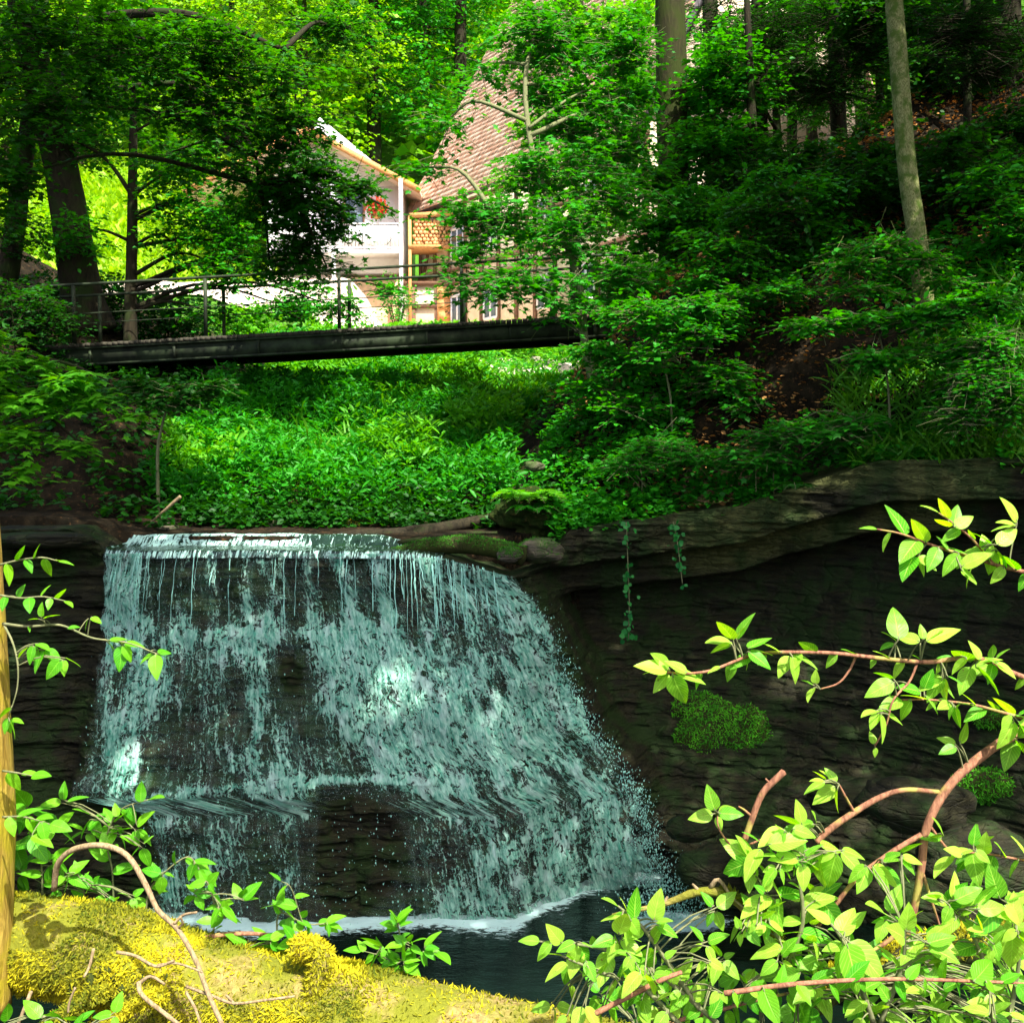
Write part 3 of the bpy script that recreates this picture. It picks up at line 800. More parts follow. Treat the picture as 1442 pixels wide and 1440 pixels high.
# balcony
zb = P(0, 352, YL - 1.1)[2]; zr_ = P(0, 314, YL - 1.1)[2]
bx0, bx1 = P(378, 350, YL - 1.1)[0], P(563, 350, YL - 1.1)[0]
mb = MB(); mb.box([bx0, YL - 1.15, zb - .14], [bx1, YL + .02, zb]); bal = part(mb, 'balcony', M['white'], ho)
mb = MB()
mb.box([bx0, YL - 1.14, zr_ - .06], [bx1 + .04, YL - 1.04, zr_]); mb.box([bx0, YL - 1.12, zb + .06], [bx1, YL - 1.06, zb + .12])
x = bx0
while x < bx1:
    mb.box([x, YL - 1.11, zb + .13], [x + .105, YL - 1.075, zr_ - .065]); x += .135
_sub(mb, 'railing', M['white'], bal)
for pxp in (380, 470, 565):
    x = P(pxp, 350, YL - 1.1)[0]; mb = MB(); mb.box([x - .07, YL - 1.20, zg - .3], [x + .07, YL - 1.06 + .0, P(0, 262, YL)[2]]); _sub(mb, 'post', M['white'], bal)
# wood store below the eave
lx0, lx1 = P(584, 340, 44)[0], P(636, 340, 44)[0]; lz0, lz1 = P(0, 352, 44)[2], P(0, 316, 44)[2]
mb = MB(); mb.box([lx0 - .15, 42.9, lz0 - .12], [lx1 + .9, 44.4, lz0])
mb.beam([lx0 - .1, 43.0, lz1 + .12], [lx1 + 1.0, 43.0, lz1 + .28], .14, .18); 
for x in (lx0 - .1, lx1 + .9): mb.beam([x, 43.0, zg - .5], [x, 43.0, lz1 + .1], .12, .12, (0, 1, 0))
part(mb, 'log_store', M['orangewood'], ho)
fw = thing('firewood_stack', 'stack of split orange firewood under the eave beside the white balcony', 'firewood', (lx0, 43.5, lz0))
rr = random.Random(3); row = 0; z = lz0 + .08
while z < lz1:
    x = lx0 + .08 + (row % 2) * .07
    while x < lx1 + .7:
        r = .065 + rr.random() * .02
        mb = MB(); mb.tube([[x + rr.uniform(-.02, .02), 43.05 + rr.uniform(-.04, .04), z], [x, 44.0, z]], r, 7, rough=.2, seed=rr.randint(0, 99)); mb.obj('log', M['log_end'], fw)
        x += .155
    z += .14; row += 1
c = P(531, 292, 42.9)
hg = thing('hanging_geranium', 'red geranium in a hanging pot between balcony and gable', 'flower pot', c)
mb = MB(); mb.tube([c + [0, 0, -.42], c + [0, 0, -.12]], [.13, .20], 14); mb.obj('pot', M['orangewood'], hg, smooth=True)
mb = MB(); mb.tube([c + [0, 0, -.1], c + [0, 0, 1.2]], .008, 5); mb.obj('chain', M['greyroof'], hg)
HG = (hg, c)
#@@PART3
# ============================================================ FOLIAGE TOOLS
# gaps in the canopy through which the sun reaches these spots: (spot, radius)
SPOTS = [(P(188, 1050, 13.2), .34), (P(200, 1090, 13.2), .22), (P(165, 1100, 13.2), .18), (P(215, 1010, 13.2), .14), (P(548, 965, 13.6), .32), (P(515, 995, 13.6), .15), (P(590, 990, 13.6), .14), (P(640, 1000, 13.6), .1), (P(560, 930, 13.6), .12), (P(592, 808, 14.2), .20), (P(560, 800, 14.2), .12), (P(700, 765, 14.8), .22), (P(170, 880, 13.9), .12), (P(300, 905, 14), .1), (P(640, 768, 14.8), .2),
         (P(1180, 185, 26), .5), (P(1300, 160, 25), .8), (P(1360, 135, 25), .6), (P(1240, 190, 25), .4), (P(1130, 180, 26), .35), (P(1105, 292, 23), .3), (P(1080, 300, 23), .25),
         (P(1005, 290, 24), .3), (P(912, 272, 26), .4), (P(1425, 60, 26), .5), (P(900, 330, 27), .5), (P(1385, 245, 20), .3), (P(535, 705, 17), .3),
         (P(1390, 430, 15), .5), (P(1330, 430, 14.6), .5), (P(1380, 560, 13.5), .5), (P(1270, 665, 13.5), .35), (P(1150, 690, 14.5), .3), (P(30, 780, 13), .25)]
def ground_hit_(): pass
def ground_hit(px, py):
    Y = np.arange(15, 60, .1); q = np.array([P(px, py, y) for y in Y]); h = topH(q[:, 0], q[:, 1])
    return q[np.argmax(q[:, 2] < h)]
SPOTS += [(ground_hit(x, y), r) for x, y, r in ((1180, 190, .8), (1215, 185, .5), (1290, 165, .8), (1340, 150, 1.1), (1395, 130, .8), (1120, 180, .3), (1110, 295, .35), (1240, 240, .25), (1080, 290, .25), (1425, 80, .4), (1330, 235, .3), (1160, 210, .3), (1420, 330, .35))]
SPOTS += [(P(x, y, Y), r) for x, y, Y, r in ((1100, 130, 22.5, .16), (1052, 180, 22, .2), (1222, 105, 22, .15), (1340, 62, 20, .22), (1150, 62, 22.5, .2), (1085, 60, 22, .14), (1180, 130, 22.5, .2), (1020, 120, 22, .2), (1390, 100, 19, .2), (1400, 215, 18, .25),
   (1010, 215, 22, .25), (1060, 245, 21, .16), (1150, 262, 21, .14), (1325, 205, 18, .2), (1235, 190, 22, .18), (1175, 345, 15.3, .2), (1250, 340, 15.4, .16), (1100, 412, 16.6, .2), (1160, 452, 14.5, .25), (1385, 432, 14.2, .4), (1340, 425, 14.2, .3),
   (1390, 520, 13.4, .3), (1235, 500, 14.3, .16), (700, 300, 17.5, .3), (820, 350, 17.8, .25), (905, 440, 16.2, .2), (1000, 440, 16.2, .2), (940, 625, 15.6, .2), (1130, 600, 14.8, .25), (745, 690, 15.4, .3), (870, 60, 19, .5), (800, 120, 19, .5), (100, 540, 11, .2), (150, 575, 11, .15), (60, 520, 11, .2),
   (380, 120, 17.3, .4), (450, 60, 18.5, .4), (250, 60, 16.8, .25), (330, 180, 17, .25), (120, 130, 17.5, .15), (1060, 1010, 13, .12), (130, 60, 17, .3), (200, 110, 17, .25), (300, 20, 17, .3), (420, 190, 18, .3), (60, 200, 16, .15), (350, 240, 18.5, .3), (700, 520, 27, .9), (760, 525, 27.5, .9), (730, 535, 26.5, .7))]
SP_P = np.array([s[0] for s in SPOTS]); SP_R = np.array([s[1] for s in SPOTS])
def lit_keep(p):
    k = np.ones(len(p), bool)
    for c, r in SPOTS:
        d = p - c; t = d @ SUN
        q = np.linalg.norm(d - t[:, None] * SUN, axis=1)
        k &= ~((q < r) & (t > r * 1.5))
    return k

T_FAR = (np.array([(0, 0, 0), (.38, .5, .04), (0, 1, -.06), (-.38, .5, .04)], float), [np.array([[0, 1, 2, 3]])])
T_MID = (np.array([(0, 0, 0), (.26, .22, .05), (.34, .58, .05), (0, 1, -.08), (-.34, .58, .05), (-.26, .22, .05)], float),
         [np.array([[0, 1, 2, 3], [0, 3, 4, 5]])])
def _maple():
    c = [(0, .30, .05)]; ring = []
    angs = [-160, -128, -95, -62, -42, -20, 0, 20, 42, 62, 95, 128, 160]
    rad = [.22, .36, .24, .58, .34, .42, .78, .42, .34, .58, .24, .36, .22]
    for a, r in zip(angs, rad):
        a = math.radians(a); ring.append((math.sin(a) * r, .30 + math.cos(a) * r, -.10 * r))
    V = np.array(c + ring)
    F4 = [[0, i, i + 1, i + 2] for i in range(1, 12, 2)]
    return V, [np.array(F4)]
T_MAPLE = _maple()
T_NEEDLE = (np.array([(-.5, 0, 0), (.5, 0, 0), (.42, 1, -.1), (-.42, 1, -.1)], float), [np.array([[0, 1, 2, 3]])])
T_BLADE = (np.array([(-.05, 0, 0), (.05, 0, 0), (.045, .4, .05), (-.045, .4, .05), (.03, .75, -.02), (-.03, .75, -.02), (.0, 1.0, -.18)], float),
           [np.array([[0, 1, 2, 3], [3, 2, 4, 5]]), np.array([[5, 4, 6]])])
def _nearleaf(n=12, width=.30, ser=.06):
    V = []; UV = []
    for i in range(n + 1):
        t = i / n
        w = width * (math.sin(math.pi * min(1, t ** .80)) ** .75) * (1 - .25 * t) if 0 < t < 1 else 0
        w = w * (1.25 - .3 * t)
        for k, u in enumerate((-1, -.5, 0, .5, 1)):
            s = ser * .5 * w * (1 if i % 2 else -1) if abs(u) == 1 else 0
            x = u * w + math.copysign(s, u) * (abs(u) == 1)
            corr = .012 * math.cos((t - abs(u) * .15) * 9 * 2 * math.pi) * (abs(u) == .5)
            z = .22 * abs(x) ** 1.1 - .16 * t * t - .25 * x * x + corr
            V.append((x, t - .07 * abs(u) * (1 - t) * 0, z)); UV.append((u, t, 0))
    F = [[i * 5 + k, i * 5 + k + 1, (i + 1) * 5 + k + 1, (i + 1) * 5 + k] for i in range(n) for k in range(4)]
    return np.array(V), [np.array(F)], np.array(UV, float)
T_NEAR = _nearleaf()

def place(T, pos, yd, zd, size, asp=1.0):
    """instances of a leaf template -> V, F, per-vertex leaf index"""
    TV, TF = T[0], T[1]
    n = len(pos); k = len(TV)
    yd = norm(yd); xd = norm(np.cross(yd, zd)); zd = np.cross(xd, yd)
    size = np.broadcast_to(size, (n,))[:, None, None]
    V = pos[:, None] + size * (TV[None, :, :1] * asp * xd[:, None] + TV[None, :, 1:2] * yd[:, None] + TV[None, :, 2:] * zd[:, None])
    F = [(np.arange(n)[:, None, None] * k + f[None]).reshape(-1, f.shape[1]) for f in TF]
    return V.reshape(-1, 3), F, np.repeat(np.arange(n), k)
def twigs(P0, P1, P2, r):
    """three-sided twigs through three points each"""
    n = len(P0); d = norm(P2 - P0)
    a = norm(np.cross(d, [0, 0, 1.0]) + 1e-6); b = np.cross(d, a)
    V = []
    for Pk, s in ((P0, 1.0), (P1, .7), (P2, .3)):
        for th in (0, 2.09, 4.19):
            V.append(Pk + (a * math.cos(th) + b * math.sin(th)) * (np.broadcast_to(r, (n,))[:, None] * s))
    V = np.stack(V, 1)
    F = np.array([[s * 3 + i, s * 3 + (i + 1) % 3, s * 3 + 3 + (i + 1) % 3, s * 3 + 3 + i] for s in (0, 1) for i in range(3)])
    return V.reshape(-1, 3), (np.arange(n)[:, None, None] * 9 + F[None]).reshape(-1, 4)

def spray_leaves(rg, O, D, L, K, size, flat=.35, droop=.25, T=T_MID, asp=1.0, ang=55, thick=0.03):
    """flat leafy sprays: origins O, directions D, lengths L, K leaves each"""
    n = len(O); D = norm(D)
    side = norm(np.cross(D, [0, 0, 1.0]) + 1e-6)
    t = (np.arange(K) + .6) / K
    t = t[None] + rg.normal(0, .3 / K, (n, K))
    droopv = np.array([0, 0, -1.0]) * droop
    p = O[:, None] + D[:, None] * (L[:, None] * t)[..., None] + droopv * (L[:, None] * t * t)[..., None]
    sg = np.where(np.arange(K) % 2, 1, -1)[None] * np.ones((n, 1))
    th = np.radians(ang + rg.normal(0, 12, (n, K))) * sg
    th[:, -1] *= .1
    yd = D[:, None] * np.cos(th)[..., None] + side[:, None] * np.sin(th)[..., None] + droopv * .9 + rg.normal(0, .12, (n, K, 3))
    zd = np.array([0, 0, 1.0]) + rg.normal(0, flat, (n, K, 3))
    p = p + rg.normal(0, thick, (n, K, 3))
    s = size * (.65 + .6 * rg.random((n, K))) * (1 - .25 * t)
    return p.reshape(-1, 3), yd.reshape(-1, 3), zd.reshape(-1, 3), s.ravel()

def foliage(name, rg, clumps, n, K, size, L, mat, bark, par, T=T_MID, flat=.35, droop=.25, asp=1.0, up=.1, out=1.0, shell=.5, cut=True, twr=.006, thick=.03, ang=55):
    """clumps: (centre, (rx, ry, rz)); n sprays shared by volume^.66. One mesh: leaves + their twigs"""
    w = np.array([(c[1][0] * c[1][2]) ** .9 * (c[2] if len(c) > 2 else 1) for c in clumps]); w = w / w.sum()
    O = []; D = []
    for c, wi in zip(clumps, w):
        k = max(3, int(n * wi)); r = np.array(c[1])
        u = norm(rg.normal(size=(k, 3))); q = u * (rg.random((k, 1)) ** shell)
        # lumpy outline
        q = q * (1 + .35 * fbm(u[:, 0] * 2 + c[0][0], u[:, 1] * 2 + c[0][1], u[:, 2] * 2 + c[0][2], 3)[:, None])
        O.append(np.array(c[0]) + q * r)
        h = q * [1, 1, .25] * out + rg.normal(0, .45, (k, 3)) * [1, 1, .3]; h[:, 2] += up
        D.append(h)
    O = np.vstack(O); D = norm(np.vstack(D)); Ls = L * (.6 + .7 * rg.random(len(O)))
    O = O - D * Ls[:, None] * .5
    p, yd, zd, s = spray_leaves(rg, O, D, Ls, K, size, flat, droop, T, asp, ang, thick)
    sid = np.repeat(np.arange(len(O)), K)
    if cut:
        k = lit_keep(p); p, yd, zd, s, sid = p[k], yd[k], zd[k], s[k], sid[k]
    V, F, li = place(T, p, yd, zd, s, asp)
    tone = np.clip(.5 + .8 * fbm(O[:, 0] * .9, O[:, 1] * .9, O[:, 2] * 1.3, 3, 5), 0, 1)
    rn = np.clip(tone[sid] * .6 + rg.random(len(p)) * .45, 0, 1)
    if bark is None:
        o = mk(name, V, F, mat, par, attrs={'rnd': rn[li]})
    else:
        ko = lit_keep(O) if cut else np.ones(len(O), bool)
        A, B, Lk = O[ko], D[ko], Ls[ko][:, None]
        tv, tf = twigs(A - B * Lk * .3, A + B * Lk * .5 - [0, 0, 1] * Lk * droop * .25, A + B * Lk - [0, 0, 1] * Lk * droop, twr)
        nf = sum(len(f) for f in F)
        o = mk(name, np.vstack([V, tv]), F + [tf + len(V)], [mat, bark], par, attrs={'rnd': np.concatenate([rn[li], np.zeros(len(tv))])},
               midx=np.concatenate([np.zeros(nf), np.ones(len(tf))]))
    return o
def C(px, py, rx, ry, Y, dep=None, w=1):
    return (P(px, py, Y), (S(rx, Y), dep if dep else S((rx + ry) / 2, Y), S(ry, Y)), w)
def branch_to(mb, a, b, r, rg, sag=.15, n=10, r1=.3):
    m = (np.array(a) + np.array(b)) / 2 + rg.normal(0, .06, 3) * np.linalg.norm(np.array(b) - a) + [0, 0, sag * np.linalg.norm(np.array(b) - a)]
    mb.tube(spline([a, m, b], n), lerpr(r, r * r1, n), 6)
TREES = []
def tree(name, label, cat, path, radii, clumps, seed, nsp, K, size, L, leaf, bark, group=None, limbs=(), nlimb=None, sides=14, rough=.12, T=T_MID, crown='crown', **kw):
    """path: trunk points (world) from the ground up; clumps make the crown; thin limbs lead to every clump"""
    rg = np.random.default_rng(seed)
    path = np.array(path, float)
    t = thing(name, label, cat, path[0], group)
    n = max(24, int(len(path) * 12))
    sp = spline(path, n); rr_ = np.interp(np.linspace(0, 1, n), np.linspace(0, 1, len(radii)), radii)
    mb = MB(); mb.tube(sp, rr_, sides, rough=rough, seed=seed)
    mb.obj('trunk', bark, t, smooth=True)
    for pts, r0, r1 in limbs:
        mb = MB(); q = spline(pts, 18); mb.tube(q, lerpr(r0, r1, 18), 8, rough=.1, seed=seed + 1); mb.obj('limb', bark, t, smooth=True)
    allp = np.vstack([sp] + [spline(l[0], 18) for l in limbs])
    for c in clumps[:nlimb]:
        cc = np.array(c[0]); cost = np.linalg.norm((allp - cc) * [1, 1, 1], axis=1) + 1.2 * np.maximum(0, allp[:, 2] - cc[2])
        a = allp[np.argmin(cost)]
        mb = MB(); branch_to(mb, a, cc, min(.05, .03 + .01 * np.linalg.norm(cc - a)) * kw.get('limbr', 1), rg); mb.obj('branch', bark, t, smooth=True)
    kw.pop('limbr', None)
    if clumps: foliage(crown, rg, clumps, nsp, K, size, L, leaf, bark, t, T=T, **kw)
    return t
def gpt(px, Y, dz=-.1):
    """ground point under a photo column at depth Y"""
    x = P(px, 640, Y)[0]; return np.array([x, Y, float(topH(np.array([x]), np.array([Y]))[0]) + dz])

for nm, mt, sc_, k_ in (('flower', 'red', .11, 420), ('foliage', 'leaf_mid', .10, 260)):
    rgh = np.random.default_rng(9 + k_); q_ = norm(rgh.normal(size=(k_, 3))) * rgh.random((k_, 1)) ** .4 * [.42, .35, .40] + HG[1] + [0, 0, -.02 if nm == 'flower' else -.12]
    v_, f_, l_ = place(T_MID, q_, rgh.normal(0, 1, (k_, 3)), rgh.normal(0, 1, (k_, 3)), sc_, 1.4); mk(nm, v_, f_, M[mt], HG[0], attrs={'rnd': rgh.random(k_)[l_]})
# ============================================================ TREES
# the big leaning tree at the left end of the bridge
tr1 = tree('leaning_tree', 'thick dark tree leaning left at the left end of the bridge', 'tree',
     [gpt(128, 23.6), P(112, 400, 23.5), P(85, 230, 23), P(48, 90, 22), P(20, -60, 21), P(-20, -260, 20)], [.60, .42, .35, .31, .28, .2],
     [C(60, 40, 110, 60, 17), C(180, 50, 110, 60, 16.5), C(300, 70, 100, 60, 17), C(390, 100, 90, 60, 17.5), C(280, 150, 120, 50, 17.2), C(415, 180, 70, 50, 18),
      C(60, 150, 80, 60, 16), C(15, 250, 50, 70, 16), C(340, 230, 100, 45, 18.5, None, .7), C(430, 265, 60, 40, 19, None, .7), C(240, 215, 70, 35, 19, None, .5),
      C(470, 40, 60, 40, 19), C(130, 120, 80, 40, 18), C(470, 320, 40, 30, 20, None, .8), C(410, 310, 60, 40, 20, None, .9), C(440, 235, 60, 34, 19.5, None, 1.5), C(400, 275, 50, 34, 19.5, None, 1.2), C(505, 262, 44, 20, 19.5, None, 1.2), C(470, 290, 36, 24, 19.5, None, 1.0), C(425, 345, 60, 40, 20.5, None, 1.2), C(560, 300, 24, 30, 20.5, None, .15), C(380, 370, 60, 30, 20.5, None, .8), C(460, 375, 50, 16, 20, None, .5), C(350, 290, 50, 40, 19.5, None, .8)],
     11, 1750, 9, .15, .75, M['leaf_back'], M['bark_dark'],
     limbs=[([P(62, 140, 22.4), P(100, 100, 20), P(150, 72, 18), P(240, 90, 17.5)], .11, .04), ([P(40, 60, 21.8), P(120, 30, 19), P(260, 20, 17.2), P(400, 70, 17.2)], .12, .03),
            ([P(75, 190, 22.8), P(120, 140, 20), P(260, 120, 18.6), P(350, 200, 18.6), P(365, 260, 18.8)], .07, .02)], T=T_MAPLE)
tree('slender_tree', 'slim dark forked tree behind the bridge railing right of the leaning tree', 'tree',
     [gpt(186, 23), P(184, 440, 23), P(186, 330, 23), P(187, 230, 23), P(190, 130, 23), P(200, 20, 23)], [.16, .13, .11, .09, .07, .03],
     [C(120, 190, 60, 40, 23), C(250, 230, 70, 40, 22.5), C(110, 330, 50, 40, 22.5, None, .5), C(245, 340, 50, 30, 22.5, None, .5), C(190, 60, 90, 60, 23), C(300, 300, 60, 40, 22.5, None, 1), C(320, 380, 60, 30, 22.4, None, 1), C(400, 430, 50, 26, 22.9, None, .5), C(300, 440, 50, 24, 22.9, None, .6), C(330, 340, 50, 30, 22.5, None, .8), C(475, 432, 50, 22, 22.9, None, .9), C(545, 405, 40, 14, 22.9, None, .7), C(430, 400, 40, 16, 22.9, None, .9), C(240, 290, 50, 40, 22.5, None, .6)],
     12, 1050, 9, .14, .7, M['leaf_mid'], M['bark_dark'],
     limbs=[([P(186, 275, 23), P(150, 225, 23), P(110, 200, 22.8)], .05, .025), ([P(187, 275, 23), P(215, 255, 23), P(255, 225, 22.8)], .045, .02), ([P(190, 185, 23), P(230, 165, 22.9), P(270, 160, 22.8)], .03, .015)])
tree('slanting_tree', 'dark slanting tree at the left edge behind the leaning tree', 'tree',
     [gpt(2, 23), P(12, 380, 23), P(30, 250, 23), P(48, 120, 23), P(60, 0, 23)], [.25, .22, .19, .16, .12],
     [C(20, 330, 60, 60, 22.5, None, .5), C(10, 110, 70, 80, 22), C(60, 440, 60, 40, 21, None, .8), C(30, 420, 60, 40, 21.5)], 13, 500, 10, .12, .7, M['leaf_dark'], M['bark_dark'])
# bright maple in the middle, right end of the bridge
tree('maple_sapling', 'slender pale stemmed maple arching over the right end of the bridge', 'tree',
     [gpt(838, 18.4), P(822, 470, 18.3), P(818, 410, 18.2), P(795, 335, 18.2), P(768, 270, 18.2), P(748, 205, 18.3), P(740, 110, 18.6), P(760, 20, 19), P(780, -80, 19)], [.09, .07, .06, .055, .05, .045, .04, .03, .02],
     [C(700, 300, 70, 35, 17.8), C(635, 165, 50, 50, 18.4, None, .35), C(600, 235, 40, 24, 18.4, None, .45), C(690, 90, 30, 40, 18.8, None, .35), C(655, 350, 50, 26, 17.6, None, .8), C(720, 392, 105, 30, 17.4, None, 1.3), C(800, 320, 80, 50, 17.9), C(770, 235, 70, 40, 18.2), C(860, 270, 70, 50, 18.2),
      C(830, 140, 80, 45, 19), C(770, 130, 40, 40, 19), C(875, 60, 50, 45, 19, None, 1.2), C(780, 50, 90, 45, 19, None, 1.4), C(885, 200, 50, 50, 19, None, 1.2), C(800, 180, 60, 30, 18.8), C(870, 385, 60, 40, 18), C(800, 430, 60, 25, 17.8, None, .7), C(660, 300, 60, 25, 18, None, .8), C(830, 215, 50, 30, 18.6), C(735, 245, 30, 30, 18.4, None, .5)],
     14, 1250, 9, .16, .75, M['leaf_mid'], M['bark_sap'], limbs=[([P(822, 455, 18.3), P(800, 442, 18.1), P(780, 432, 18)], .025, .012), ([P(780, 300, 18.2), P(730, 300, 17.9), P(680, 330, 17.6)], .03, .012), ([P(745, 180, 18.3), P(800, 140, 18.6), P(860, 110, 19)], .03, .012)], T=T_MAPLE)
tree('mossy_tree', 'thick dark moss covered trunk rising right of the house roof', 'tree',
     [gpt(955, 23), P(952, 420, 23), P(948, 250, 23), P(945, 80, 23), P(942, -60, 23), P(940, -300, 23)], [.42, .36, .33, .31, .29, .2],
     [C(915, 250, 50, 30, 22, None), C(1015, 200, 70, 50, 22), C(985, 300, 80, 35, 21.5), C(920, 330, 50, 40, 21.5, None, .7), C(1030, 330, 60, 30, 21), C(1030, 110, 70, 60, 22.3), C(900, 400, 60, 30, 20, None, .7), C(895, 130, 30, 40, 22)],
     15, 1100, 9, .16, .75, M['leaf_mid'], M['bark_mossy'])
tree('pale_tree', 'straight pale barked tree standing on the right slope', 'tree',
     [gpt(1303, 16.0, -.3), P(1300, 415, 16), P(1291, 330, 16), P(1278, 240, 16), P(1268, 120, 16), P(1259, 0, 16), P(1250, -120, 16), P(1240, -400, 16)], [.17, .145, .14, .135, .13, .125, .12, .08],
     [C(1240, 345, 60, 14, 15.4), C(1200, 372, 55, 10, 15.3), C(1290, 362, 50, 12, 15.3), C(1325, 395, 45, 8, 15.2), C(1215, 405, 50, 8, 15.2)], 16, 190, 12, .11, .6, M['leaf_mid'], M['bark_pale'], flat=.22, rough=.05, limbr=.3, up=0, sides=18)
# dark firs on the right slope
def fir(path, radii, clumps, seed, label, group, n=420):
    return tree('fir_tree', label, 'tree', path, radii, clumps, seed, n, 26, .10, .95, M['leaf_fir'], M['bark_dark'], group, T=T_NEEDLE, asp=.16, flat=.3, droop=.18, thick=.008, ang=62, twr=.009)
GF = 'dark trees on the right slope'
fir([gpt(1075, 24), P(1072, 250, 24), P(1068, 0, 24), P(1066, -200, 24)], [.2, .18, .15, .1], [C(1080, 40, 80, 40, 23), C(1060, 130, 80, 35, 23), C(1110, 90, 70, 35, 22.5), C(1080, 210, 80, 30, 22.5)], 21, 'dark fir left of the pale trunk, its lowest boughs over brown litter', GF)
fir([gpt(1190, 25), P(1185, 250, 25), P(1175, 0, 25), P(1170, -200, 25)], [.22, .2, .16, .1], [C(1190, 30, 90, 40, 23), C(1170, 120, 70, 35, 23), C(1230, 190, 70, 25, 22), C(1150, 260, 60, 18, 21.5, None, .6), C(1215, 75, 70, 35, 22.5)], 22, 'dark fir directly left of the pale trunk, behind it', GF)
fir([gpt(1366, 20), P(1364, 300, 20), P(1362, 100, 20), P(1360, -200, 20)], [.09, .075, .07, .05], [C(1350, 40, 70, 40, 19), C(1390, 90, 60, 22, 19), C(1340, 215, 60, 12, 18, None, .5), C(1390, 250, 50, 20, 17.5, None, .6)], 23, 'thin dark fir between the pale trunk and the right edge', GF)
fir([gpt(1428, 21), P(1426, 250, 21), P(1422, 0, 21), P(1420, -200, 21)], [.26, .23, .2, .1], [C(1430, 20, 60, 40, 20), C(1420, 180, 50, 30, 19.5), C(1400, 320, 50, 16, 18, None, .5)], 24, 'thick dark fir trunk at the right edge', GF)
fir([gpt(1010, 27), P(1005, 250, 27), P(1000, 0, 27), P(1000, -200, 27)], [.22, .2, .18, .1], [C(1010, 30, 60, 50, 25), C(1040, 200, 60, 30, 24), C(1000, 110, 50, 50, 25)], 25, 'dark fir just right of the thick mossy trunk', GF)
for i, (px, Y, r, lean) in enumerate(((1110, 30, .16, 6), (1245, 29, .14, -5), (1310, 28, .15, 4), (1145, 34, .2, -3), (1390, 27, .14, 5), (1210, 36, .22, 2), (1330, 34, .18, -8))):
    tree('background_trunk', ['slim dark trunk behind the firs, left of centre slope', 'slim dark trunk close behind the pale tree, left side', 'slim dark trunk close behind the pale tree, right side', 'far dark trunk high between the two left firs',
                              'dark trunk behind the thin fir by the right edge', 'farthest dark trunk left of the pale tree', 'far dark trunk right of the pale tree, upslope'][i], 'tree',
         [gpt(px, Y), P(px + lean, 150, Y), P(px + 2 * lean, -60, Y)], [r, r * .8, r * .6],
         [C(px - 30, 60, 60, 50, Y - 1), C(px + 30, 140, 60, 35, Y - 1), C(px, 0, 70, 50, Y - 1)], 40 + i, 300, 10, .17, .9, M['leaf_mid'] if i % 2 == 0 else M['leaf_dark'], M['bark_dark'], GF)

for i, (cl, b, leaf, lab) in enumerate((
    ([C(1000, 330, 60, 30, 21.5), C(1080, 300, 70, 26, 21), C(1150, 330, 60, 16, 20.5, None, .7), C(1050, 250, 60, 28, 21.5), C(1130, 230, 60, 20, 21, None, .7), C(1010, 390, 60, 22, 20.5), C(1090, 370, 50, 14, 20)], (1060, 22), 'leaf_dark', 'dark bushy tree low on the slope left of the pale tree'),
    ([C(1330, 90, 70, 30, 21), C(1400, 60, 60, 30, 21), C(1410, 240, 50, 26, 18), C(1330, 320, 50, 16, 18, None, .6), C(1230, 20, 60, 30, 22), C(1340, 20, 80, 30, 22)], (1400, 22), 'leaf_dark', 'dark bushy tree high on the slope behind the thin fir'),
    ([C(1120, 20, 70, 30, 24), C(1060, 90, 60, 40, 24), C(1000, 60, 50, 50, 24), C(1140, 120, 70, 30, 24), C(990, 180, 40, 40, 24), C(965, 230, 36, 50, 24), C(985, 290, 40, 40, 24), C(965, 140, 30, 50, 24)], (1095, 26), 'leaf_mid', 'greener bushy tree between the two left firs'))):
    tree('slope_tree', lab, 'tree', [gpt(*b), P(b[0], 200, b[1]), P(b[0] - 10, -40, b[1])], [.12, .1, .05], cl, 90 + i, 800, 9, .15, .8, M[leaf], M['bark_dark'], GF)
US = [(1010, 425, 'leaf_mid', 'lowest layered young beech between mossy trunk and pale tree'), (1075, 395, 'leaf_dark', 'layered young beech left of the pale tree, beside the lowest one'), (1130, 350, 'leaf_mid', 'layered young beech halfway up, left of the pale tree'),
      (1060, 340, 'leaf_mid', 'layered young beech above the lowest one, by the left firs'), (1195, 330, 'leaf_dark', 'layered young beech close left of the pale trunk'), (1165, 275, 'leaf_dark', 'layered young beech above the halfway one, left of the pale tree'),
      (1240, 290, 'leaf_dark', 'layered young beech touching the pale trunk behind its left side'), (1330, 320, 'leaf_dark', 'layered young beech low right of the pale trunk'), (1395, 290, 'leaf_mid', 'layered young beech at the right edge above the bank'),
      (1350, 262, 'leaf_dark', 'layered young beech halfway up right of the pale trunk'), (1425, 220, 'leaf_dark', 'highest layered young beech at the right edge'), (1100, 270, 'leaf_dark', 'small layered young beech under the left firs'),
      (990, 360, 'leaf_mid', 'layered young beech beside the foot of the mossy trunk'), (1385, 370, 'leaf_mid', 'layered young beech just above the right bank edge')]
for i, (px, py, lf, lab) in enumerate(US):
    b = ground_hit(px, py); Y = b[1]; rr2 = np.random.default_rng(600 + i); hh = S(rr2.uniform(75, 120) * (.55 if py < 300 else 1), Y)
    cl = [(b + [rr2.uniform(-.5, .5) * S(60, Y), -.3 - .5 * rr2.random(), hh * f], (S(rr2.uniform(38, 62), Y), S(45, Y), S(6, Y)), 1) for f in (.25, .45, .62, .8, 1.0)]
    tree('young_beech', lab, 'young tree', [b - [0, 0, .1], b + [.1, -.1, hh * .5], b + [0, -.2, hh]], [.03, .02, .008], cl, 620 + i, 105, 10, .14, .7, M[lf], M['bark_dark'], 'young beeches on the right slope', flat=.22, twr=.005, limbr=.4, up=0, sides=8)
